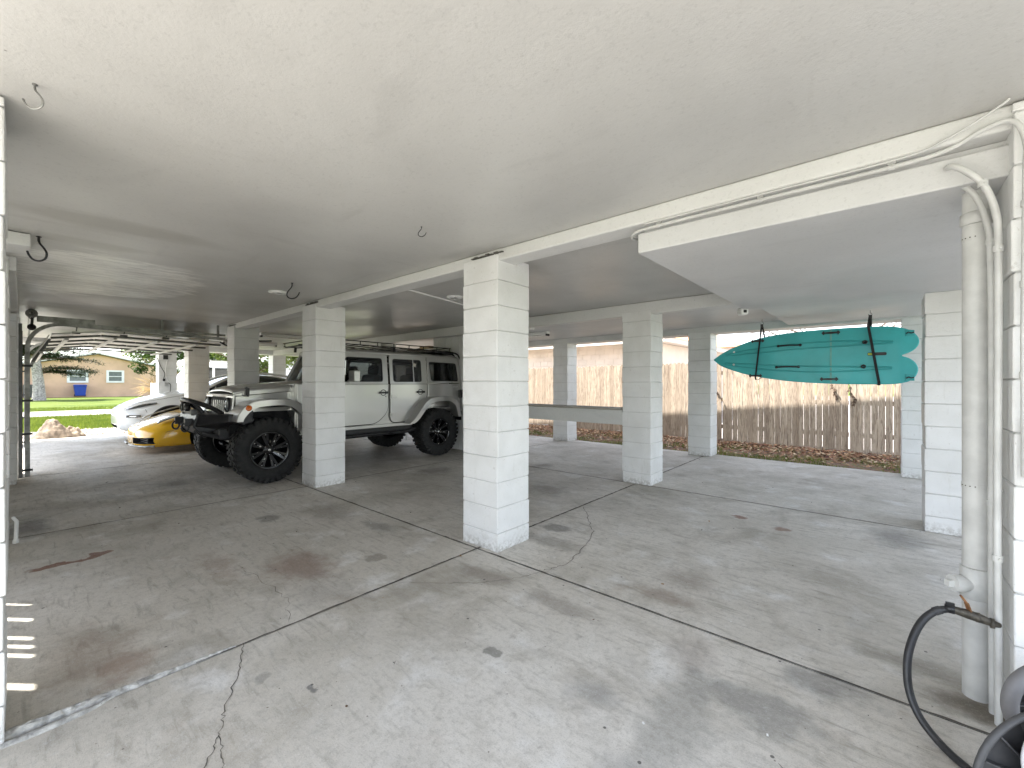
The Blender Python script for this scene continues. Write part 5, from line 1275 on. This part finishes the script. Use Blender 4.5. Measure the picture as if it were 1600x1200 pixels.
# dried vine on the fence
mb = MB()
for s0 in ((-3.45, 1.62), (-3.38, 1.75), (-3.2, 1.50), (-.55, 1.36), (-.78, 1.36)):
    x_, z = s0; P = [(x_, 11.0, z)]
    for k in range(7): x_ += random.uniform(-.02, .05); z -= random.uniform(.03, .07); P.append((x_, 11.03 - random.random() * .04, z))
    mb.tube(P, .006, 5)
    for p in P[1:]:
        for q in range(5):
            a = random.uniform(0, 6.28); d = Vector((math.cos(a) * .03, -.02, -.05 + math.sin(a) * .02)); e_ = Vector((.012, 0, .004)); pp = Vector(p); mb.add([pp, pp + d * .5 + e_, pp + d, pp + d * .5 - e_], [(0, 1, 2, 3)])
o = obj('dried_vine', mb, mat('dead_vine', (.10, .065, .045), .9), fix=False); tag(o, 'dark dried vine clinging to the sunny fence boards', 'plant')

# ------------------------------------------------------------------ neighbour houses
nh = thing('neighbour_house', (-14, 17, 0), 'cream block house behind the fence at right with pale eaves', 'house')
mb = MB(); mb.box(-24, -6.3, 15.3, 25, -.1, 2.86); obj('wall', mb, M_CREAM, nh)
mb = MB()
z = .1; r_ = 0
while z < 2.6:
    x_ = -24 + (.2 if r_ % 2 else 0)
    while x_ < -6.75: mb.box(x_ + .006, x_ + .394, 15.288, 15.301, z + .006, z + .197); x_ += .4
    z += .2; r_ += 1
obj('block_courses', mb, M_CREAM, nh)
mb = MB(); mb.box(-24.5, -5.75, 14.75, 14.78, 2.82, 3.0); mb.box(-5.78, -5.75, 14.78, 25.5, 2.82, 3.0); mb.box(-24.5, -5.78, 14.78, 15.3, 2.87, 2.90); mb.box(-6.3, -5.78, 15.3, 25.5, 2.87, 2.90); obj('fascia', mb, M_CREAM, nh)
mb = MB()
mb.add([(-24.5, 14.72, 3.0), (-5.72, 14.72, 3.0), (-5.72, 25.6, 3.0), (-24.5, 25.6, 3.0), (-11, 20.1, 4.3), (-19, 20.1, 4.3)], [(0, 1, 4, 5), (1, 2, 4), (2, 3, 5, 4), (3, 0, 5), (0, 3, 2, 1)]); obj('roof', mb, M_SHING, nh)
mb = MB(); mb.cyl((-8.0, 16.4, 3.0), (-8.0, 16.4, 3.55), .05, 12); obj('vent_pipe', mb, M_PLAS, nh)
mb = MB(); mb.tube([(-7.35, 15.27, 2.6), (-7.35, 15.24, .1)], .035, 10); mb.box(-6.9, -6.84, 15.22, 15.28, 1.2, 2.6); obj('downpipe', mb, M_CREAM, nh)
mb = MB(); mb.box(-10.6, -9.2, 15.25, 15.29, .9, 2.0); wn_ = obj('window', mb, M_WTRIM, nh); obj('pane', MB().box(-10.52, -9.28, 15.235, 15.249, .98, 1.92), M_DGLASS, wn_)
# small orange tiled roof far right
nh3 = thing('neighbour_house', (-4, 30, 0), 'distant low house with orange tiled roof beside the board nose', 'house')
obj('wall', MB().box(-13, -6.9, 28, 34, -.1, 3.5), M_CREAM, nh3)
mb = MB(); mb.add([(-13.4, 27.6, 3.5), (-6.5, 27.6, 3.5), (-6.5, 34.4, 3.5), (-13.4, 34.4, 3.5), (-10.4, 31, 4.9), (-9.0, 31, 4.9)], [(0, 1, 5, 4), (1, 2, 5), (2, 3, 4, 5), (3, 0, 4), (0, 3, 2, 1)]); obj('roof', mb, mat('orange_tile', (.50, .24, .12), .8, var=.3, vscale=5), nh3)

# tan house across the street (gable wall faces us)
th = thing('street_house', (-66, 5, 0), 'tan stucco gabled house across the lawn seen through the garage opening', 'house')
HX = -62.0
gab = [(-4.5, -.1), (13.5, -.1), (13.5, 2.3), (5.16, 4.35), (-4.5, 2.05)]
obj('wall', MB().prism(gab, 'x', HX - 14, HX), M_TAN, th)
mb = MB()
for (a, b_) in (((5.16, 4.42), (14.1, 2.25)), ((5.16, 4.42), (-5.1, 2.0))):
    mb.add([(HX + .5, a[0], a[1]), (HX + .5, b_[0], b_[1]), (HX - 14.5, b_[0], b_[1]), (HX - 14.5, a[0], a[1]), (HX + .5, a[0], a[1] + .16), (HX + .5, b_[0], b_[1] + .16), (HX - 14.5, b_[0], b_[1] + .16), (HX - 14.5, a[0], a[1] + .16)], [(0, 1, 2, 3), (7, 6, 5, 4), (0, 4, 5, 1), (1, 5, 6, 2), (2, 6, 7, 3), (3, 7, 4, 0)])
obj('roof', mb, mat('pale_roof', (.72, .70, .68), .8), th)
for (y0, y1) in ((2.95, 4.5), (5.84, 7.25)):
    z0, z1 = 1.40, 2.72
    mb = MB(); mb.ring([(y0, z0), (y1, z0), (y1, z1), (y0, z1)], [(y0 + .2, z0 + .18), (y1 - .2, z0 + .18), (y1 - .2, z1 - .16), (y0 + .2, z1 - .16)], 'x', HX + .002, HX + .09)
    mb.box(HX + .01, HX + .07, y0 + .2, y1 - .2, (z0 + z1) / 2 - .03, (z0 + z1) / 2 + .04)
    wv = obj('window', mb, M_WTRIM, th)
    obj('pane', MB().box(HX + .004, HX + .02, y0 + .2, y1 - .2, z0 + .18, z1 - .16), mat('far_pane', (.16, .18, .18), .15), wv)
bin_ = thing('rubbish_bin', (-61.2, 3.86, 0), 'blue wheeled rubbish bin against the tan house wall', 'bin')
mb = MB(); vs = [(-61.5 + a, 3.86 + b_, z) for z, k in ((0.08, .36), (1.05, .46)) for a, b_ in ((-k, -k), (k, -k), (k, k), (-k, k))]
mb.add(vs, [(0, 3, 2, 1), (4, 5, 6, 7), (0, 1, 5, 4), (1, 2, 6, 5), (2, 3, 7, 6), (3, 0, 4, 7)]); obj('bin_body', mb, M_BLUE, bin_, bevel=.03)
obj('lid', MB().prism([(3.36, 1.06), (4.36, 1.06), (4.30, 1.20), (3.42, 1.20)], 'x', -62 + .02, -61.0), M_BLUE, bin_, bevel=.03)
mb = MB(); mb.cyl((-61.9, 3.45, .12), (-61.9, 3.55, .12), .12); mb.cyl((-61.9, 4.2, .12), (-61.9, 4.3, .12), .12); obj('wheel', mb, M_PLAS, bin_)
ac = thing('air_conditioner', (-61.3, .5, 0), 'dark grey air conditioning unit behind the pine trunk', 'air conditioner')
obj('cabinet', MB().box(-61.9, -60.9, .05, 1.05, 0, 1.22), mat('dark_cabinet', (.09, .09, .10), .6), ac, bevel=.03)
mb = MB()
for k in range(10): mb.box(-60.9, -60.88, .1, 1.0, .1 + k * .11, .14 + k * .11)
obj('louvre', mb, M_DSTEEL, ac)

# ------------------------------------------------------------------ vegetation
def limb(mb, a, b, r0, r1, rnd, n=6, wob=.06):
    a = Vector(a); b = Vector(b); P = []
    L = (b - a).length
    for k in range(n + 1):
        t = k / n; P.append(a.lerp(b, t) + Vector((rnd.uniform(-1, 1), rnd.uniform(-1, 1), rnd.uniform(-1, 1))) * wob * L * (0 if k in (0,) else 1) * .5)
    mb.tube(P, [r0 + (r1 - r0) * k / n for k in range(n + 1)], 8); return P
def leaves(mb, c, rad, n, size, rnd, flat=1.0):
    for _ in range(n):
        d = Vector((rnd.gauss(0, 1), rnd.gauss(0, 1), rnd.gauss(0, 1) * flat)); d = d.normalized() * rnd.random() ** .45
        p = Vector(c) + Vector((d.x * rad[0], d.y * rad[1], d.z * rad[2]))
        a = Vector((rnd.uniform(-1, 1), rnd.uniform(-1, 1), rnd.uniform(-.7, .4))).normalized(); b = a.cross(Vector((rnd.uniform(-1, 1), rnd.uniform(-1, 1), 1))).normalized()
        s_ = size * rnd.uniform(.6, 1.3); mb.add([p - a * s_, p + b * s_ * .42, p + a * s_, p - b * s_ * .42], [(0, 1, 2, 3)])
def tree(loc, h, cr, seed, label, leafm, nclump=26, size=.12, name='leafy_tree', per=160, trunk=.14, base=.35):
    rnd = random.Random(seed); t = thing(name, loc, label, 'tree', 'trees beyond the street side'); x, y, z = loc
    mb = MB(); T = limb(mb, (x, y, z), (x + rnd.uniform(-.3, .3), y + rnd.uniform(-.3, .3), z + h * .7), trunk, trunk * .4, rnd, 8, .03)
    cl = []
    for k in range(nclump):
        a = rnd.uniform(0, 2 * PI); q = rnd.random() ** .6; zz = z + h * (base + (1 - base) * rnd.random())
        f = 1 - abs((zz - z) / h - .62) * 1.1; c = (x + math.cos(a) * cr * q * f, y + math.sin(a) * cr * q * f, zz); cl.append(c)
        if k % 2 == 0: limb(mb, T[rnd.randint(3, 8)], c, trunk * .3, .015, rnd, 5)
    obj('trunk', mb, M_BARKD, t)
    mb = MB()
    for c in cl: r_ = cr * rnd.uniform(.16, .30); leaves(mb, c, (r_, r_, r_ * .7), per, size, rnd)
    obj('crown', mb, leafm, t, fix=False)
    return t
# pine with pale speckled trunk across the street lawn
pt = thing('pine_tree', (-53, 1.0, 0), 'pine with pale speckled trunk and drooping dark boughs on the far lawn', 'tree')
rnd = random.Random(5)
mb = MB(); T = [Vector((-53 + .0, .92 + .30 * k / 11 * -1.4 + .05 * math.sin(k), -.2 + k * .85)) for k in range(12)]
mb.tube(T, [.44, .36, .33, .31, .30, .28, .26, .23, .20, .16, .12, .06], 14); obj('trunk', mb, M_BARK, pt)
mb = MB(); mn = MB()
for k in range(54):
    z = rnd.uniform(2.1, 5.6) if k < 26 else rnd.uniform(4, 9.0); a = rnd.uniform(0, 2 * PI); l = rnd.uniform(1.6, 4.8) * (1.1 - (z / 13)); tp = T[min(11, int((z + .2) / .85))]
    if z < 3.2: a = rnd.choice((1.1, 1.4, 1.8, 4.2, 0.6)) + rnd.uniform(-.3, .3); l *= .9
    P = [Vector((tp.x, tp.y, z))]
    for q in range(1, 9): P.append(P[0] + Vector((math.cos(a), math.sin(a), .0)) * (l * q / 8) + Vector((0, 0, .25 * math.sin(q / 8 * PI * .9) - .25 * (q / 8) ** 2)) + Vector((rnd.uniform(-.05, .05),) * 3))
    mb.tube(P, [.07 * (1 - q / 9.5) + .01 for q in range(9)], 6)
    for q in range(2, 9):
        for w in range(75):
            p = P[q] + Vector((rnd.gauss(0, .20), rnd.gauss(0, .24), rnd.gauss(.02, .10))); d = Vector((rnd.uniform(-1, 1), rnd.uniform(-1, 1), rnd.uniform(-.5, .5))).normalized() * rnd.uniform(.12, .30); e_ = d.cross(Vector((0, 0, 1))).normalized() * .034
            mn.add([p - d * .3 - e_, p + d, p - d * .3 + e_], [(0, 1, 2)])
obj('branch', mb, M_BARKD, pt); obj('foliage', mn, M_NEEDLE, pt, fix=False)
tree((-44, 7.6, -.1), 6.4, 2.7, 11, 'green tree overhanging the right end of the tan house', M_LEAF, 34, .11, per=230, base=.30)
tree((-52, 13.5, -.1), 6.5, 3.4, 12, 'dense green tree behind the cabled column', M_LEAF, 30, .15)
tree((-30, 9.2, -.1), 5.6, 3.0, 13, 'sunlit yellow green tree above the white van', M_LEAFY, 36, .12, per=240)
tree((-36, 14.5, -.1), 7.5, 3.6, 14, 'broad green tree behind the white garage', M_LEAF, 34, .14, per=220)
tree((-72, 11, -.1), 9.5, 4.5, 15, 'tall tree rising behind the tan house roof', M_LEAFY, 26, .20)
tree((-74, -1, -.1), 9.0, 4.5, 16, 'tall tree behind the left slope of the tan house roof', M_LEAF, 26, .20)
# dry palm
pl = thing('palm_plant', (-38, 6.1, 0), 'low palm with dry orange fronds in front of the tan house', 'palm'); rnd = random.Random(9)
mb = MB(); mb.tube([(-38, 6.1, -.1), (-38, 6.12, .9)], [.16, .12], 10); obj('trunk', mb, M_BARKD, pl)
mb = MB()
for k in range(38):
    a = rnd.uniform(0, 2 * PI); el = rnd.uniform(-.2, 1.2); l = rnd.uniform(.9, 1.7); c0 = Vector((-38, 6.1, .95)); d = Vector((math.cos(a) * math.cos(el), math.sin(a) * math.cos(el), math.sin(el)))
    for q in range(5):
        d2 = (d + Vector((rnd.uniform(-.18, .18),) * 3)).normalized(); e_ = d2.cross(Vector((.3, .2, 1))).normalized() * .03; mb.add([c0, c0 + d2 * l * .6 + e_, c0 + d2 * l + Vector((0, 0, -.15)), c0 + d2 * l * .6 - e_], [(0, 1, 2, 3)])
obj('frond', mb, M_DRY, pl, fix=False)
for i, (x_, y, s_) in enumerate(((-40, 7.2, .8), (-36.5, 7.9, .7), (-27, 7.4, .6))):
    rnd = random.Random(60 + i); t = thing('shrub', (x_, y, 0), ['low green shrub right of the dry palm', 'small shrub left of the cabled column foot', 'rounded shrub near the white van'][i], 'shrub'); mb = MB(); leaves(mb, (x_, y, s_ * .5), (s_ * 1.2, s_ * 1.2, s_ * .6), 700, .07, rnd); obj('foliage', mb, M_LEAF, t, fix=False)
    mb = MB(); limb(mb, (x_, y, -.1), (x_ + .1, y, s_ * .6), .04, .01, rnd); obj('stem', mb, M_BARKD, t)
# bare tree above the board
bt = thing('bare_tree', (-1.2, 17, 0), 'leafless twiggy tree against the sky above the teal board', 'tree'); rnd = random.Random(21); mb = MB()
T = limb(mb, (-1.2, 17, -.1), (-1.1, 17, 2.2), .12, .07, rnd, 6, .03)
tips = []
def grow(p, d, l, r, dep):
    q = p + d * l; mb.tube([p, p.lerp(q, .5) + Vector((rnd.uniform(-.04, .04),) * 3) * l, q], [r, r * .8, r * .6], 5)
    if dep == 0: tips.append(q); return
    for _ in range(3): grow(q, (d + Vector((rnd.uniform(-.7, .7), rnd.uniform(-.7, .7), rnd.uniform(-.35, .35)))).normalized(), l * rnd.uniform(.6, .8), r * .6, dep - 1)
for a in range(6): grow(T[-1], Vector((math.cos(a * 1.05) * 1.3, math.sin(a * 1.05) * .7, .55)).normalized(), 1.15, .035, 4)
obj('branch', mb, M_BARKD, bt)
mb = MB()
for p in tips:
    if rnd.random() < .35: leaves(mb, p, (.06, .06, .06), 3, .04, rnd)
obj('foliage', mb, M_DRY, bt, fix=False)

# white van + white garage beyond
vn = thing('parked_van', (-23, 6.2, 0), 'white van parked in the sun beyond the far columns', 'van')
vb = [(4.0, .35), (4.0, 1.25), (4.5, 1.45), (5.0, 2.15), (5.3, 2.28), (7.0, 2.28), (7.05, .35)]
obj('body', MB().prism(vb, 'x', -24.6, -22.7), M_WHITECAR, vn, bevel=.06, seg=3)
mb = MB(); mb.prism([(4.75, 1.50), (5.15, 2.05), (5.6, 2.05), (5.6, 1.5)], 'x', -22.705, -22.69); mb.prism([(5.7, 1.55), (5.7, 2.03), (6.9, 2.03), (6.9, 1.55)], 'x', -22.705, -22.69); obj('window', mb, M_DGLASS, vn, bevel=.0)
mb = MB(); mb.box(-22.70, -22.66, 4.05, 7.0, .8, .86); mb.box(-24.5, -22.8, 5.2, 6.9, 2.34, 2.37); mb.box(-24.5, -24.45, 5.2, 6.9, 2.28, 2.34); mb.box(-22.85, -22.8, 5.2, 6.9, 2.28, 2.34); obj('roof_rack', mb, M_ALU, vn)
for y in (4.75, 6.4):
    mb = MB(); mb.lathe([(0, -.11), (.34, -.11), (.36, 0), (.34, .11), (0, .11)], (-22.78, y, .34), 'x', 28); obj('wheel', mb, M_RUB, vn)
wg = thing('white_garage', (-34, 13.5, 0), 'small white gabled garage beyond the farthest columns', 'garage')
obj('wall', MB().prism([(10.9, -.1), (16, -.1), (16, 2.2), (13.4, 3.3), (10.9, 2.2)], 'x', -40, -34), M_WTRIM, wg)
mb = MB()
for a, b_ in (((13.4, 3.36), (10.5, 2.1)), ((13.4, 3.36), (16.4, 2.1))): mb.add([(-33.6, a[0], a[1]), (-33.6, b_[0], b_[1]), (-40.4, b_[0], b_[1]), (-40.4, a[0], a[1]), (-33.6, a[0], a[1] + .12), (-33.6, b_[0], b_[1] + .12), (-40.4, b_[0], b_[1] + .12), (-40.4, a[0], a[1] + .12)], [(0, 1, 2, 3), (7, 6, 5, 4), (0, 4, 5, 1), (1, 5, 6, 2), (2, 6, 7, 3), (3, 7, 4, 0)])
obj('roof', mb, M_WTRIM, wg)
obj('door', MB().box(-33.99, -33.96, 11.6, 14.6, 0, 1.9), M_ALU, wg)
gw = obj('garden_wall', MB().box(-21, -20.8, 3.2, 7.0, -.1, 1.36), M_BLK); tag(gw, 'low white block wall beyond the column with hanging cables', 'wall')

# cables on far column
cb = thing('hanging_cable', (-15.08, 2.62, 1.8), 'looped black and white cables hanging on the far block column', 'cable')
xk = -15.075
mb = MB(); mb.tube(smooth_path([(xk, 2.70, 2.30), (xk + .01, 2.66, 2.0), (xk + .02, 2.62, 1.7), (xk + .01, 2.64, 1.50), (xk + .01, 2.70, 1.38)]), .012, 8); obj('white_cord', mb, M_WTRIM, cb)
mb = MB(); mb.tube(smooth_path([(xk, 2.44, 2.05), (xk + .02, 2.52, 1.80), (xk + .02, 2.60, 1.62), (xk + .01, 2.58, 1.48)]), .008, 8); mb.obox((xk + .03, 2.62, 2.07), (.06, .10, .12)); mb.obox((xk + .02, 2.585, 1.44), (.04, .05, .07)); mb.tube(smooth_path([(xk, 2.68, 1.36), (xk + .02, 2.73, 1.30), (xk + .01, 2.72, 1.10)]), .008, 8); obj('black_cord', mb, M_BLACK, cb)
obj('outlet', MB().box(xk - .01, xk + .02, 2.60, 2.68, 1.26, 1.36), M_ALU, cb)

# ------------------------------------------------------------------ light, sky, camera
EL = R(60); ah = math.atan2(-.62, -.78)
sd = Vector((-.783 * math.cos(EL), -.622 * math.cos(EL), math.sin(EL)))
L = bpy.data.lights.new('sun', 'SUN'); L.energy = 3.2; L.angle = R(.53); L.color = (1, .955, .88)
lo = bpy.data.objects.new('sun', L); COL.objects.link(lo); lo.rotation_euler = sd.to_track_quat('Z', 'Y').to_euler()
w = bpy.data.worlds.new('World'); scene.world = w; w.use_nodes = True
nt = w.node_tree; bg = nt.nodes['Background']; sk = nt.nodes.new('ShaderNodeTexSky'); sk.sky_type = 'NISHITA'; sk.sun_disc = False
sk.sun_elevation = EL; sk.sun_rotation = R(231.5); sk.air_density = 1.0; sk.dust_density = .9; sk.ozone_density = 1.0
hs = nt.nodes.new('ShaderNodeHueSaturation'); hs.inputs['Saturation'].default_value = .50; nt.links.new(sk.outputs[0], hs.inputs['Color']); nt.links.new(hs.outputs[0], bg.inputs[0]); bg.inputs[1].default_value = .13

cd = bpy.data.cameras.new('camera'); cam = bpy.data.objects.new('camera', cd); COL.objects.link(cam)
cam.location = (0, 0, 1.35); cam.rotation_euler = (R(90), 0, R(41.015)); cd.sensor_width = 36; cd.lens = 36 * 665.68 / 1600; cd.shift_y = -1.3 / 1600
cd.clip_start = .02; cd.clip_end = 3000
scene.camera = cam
scene.view_settings.view_transform = 'Standard'; scene.view_settings.look = 'None'; scene.view_settings.gamma = 1
scene.view_settings.exposure = 2.5
cy = scene.cycles
cy.max_bounces = 12; cy.diffuse_bounces = 8; cy.glossy_bounces = 4; cy.transparent_max_bounces = 12; cy.use_denoising = True
try: cy.denoiser = 'OPENIMAGEDENOISE'
except Exception: pass
cy.sample_clamp_indirect = 8
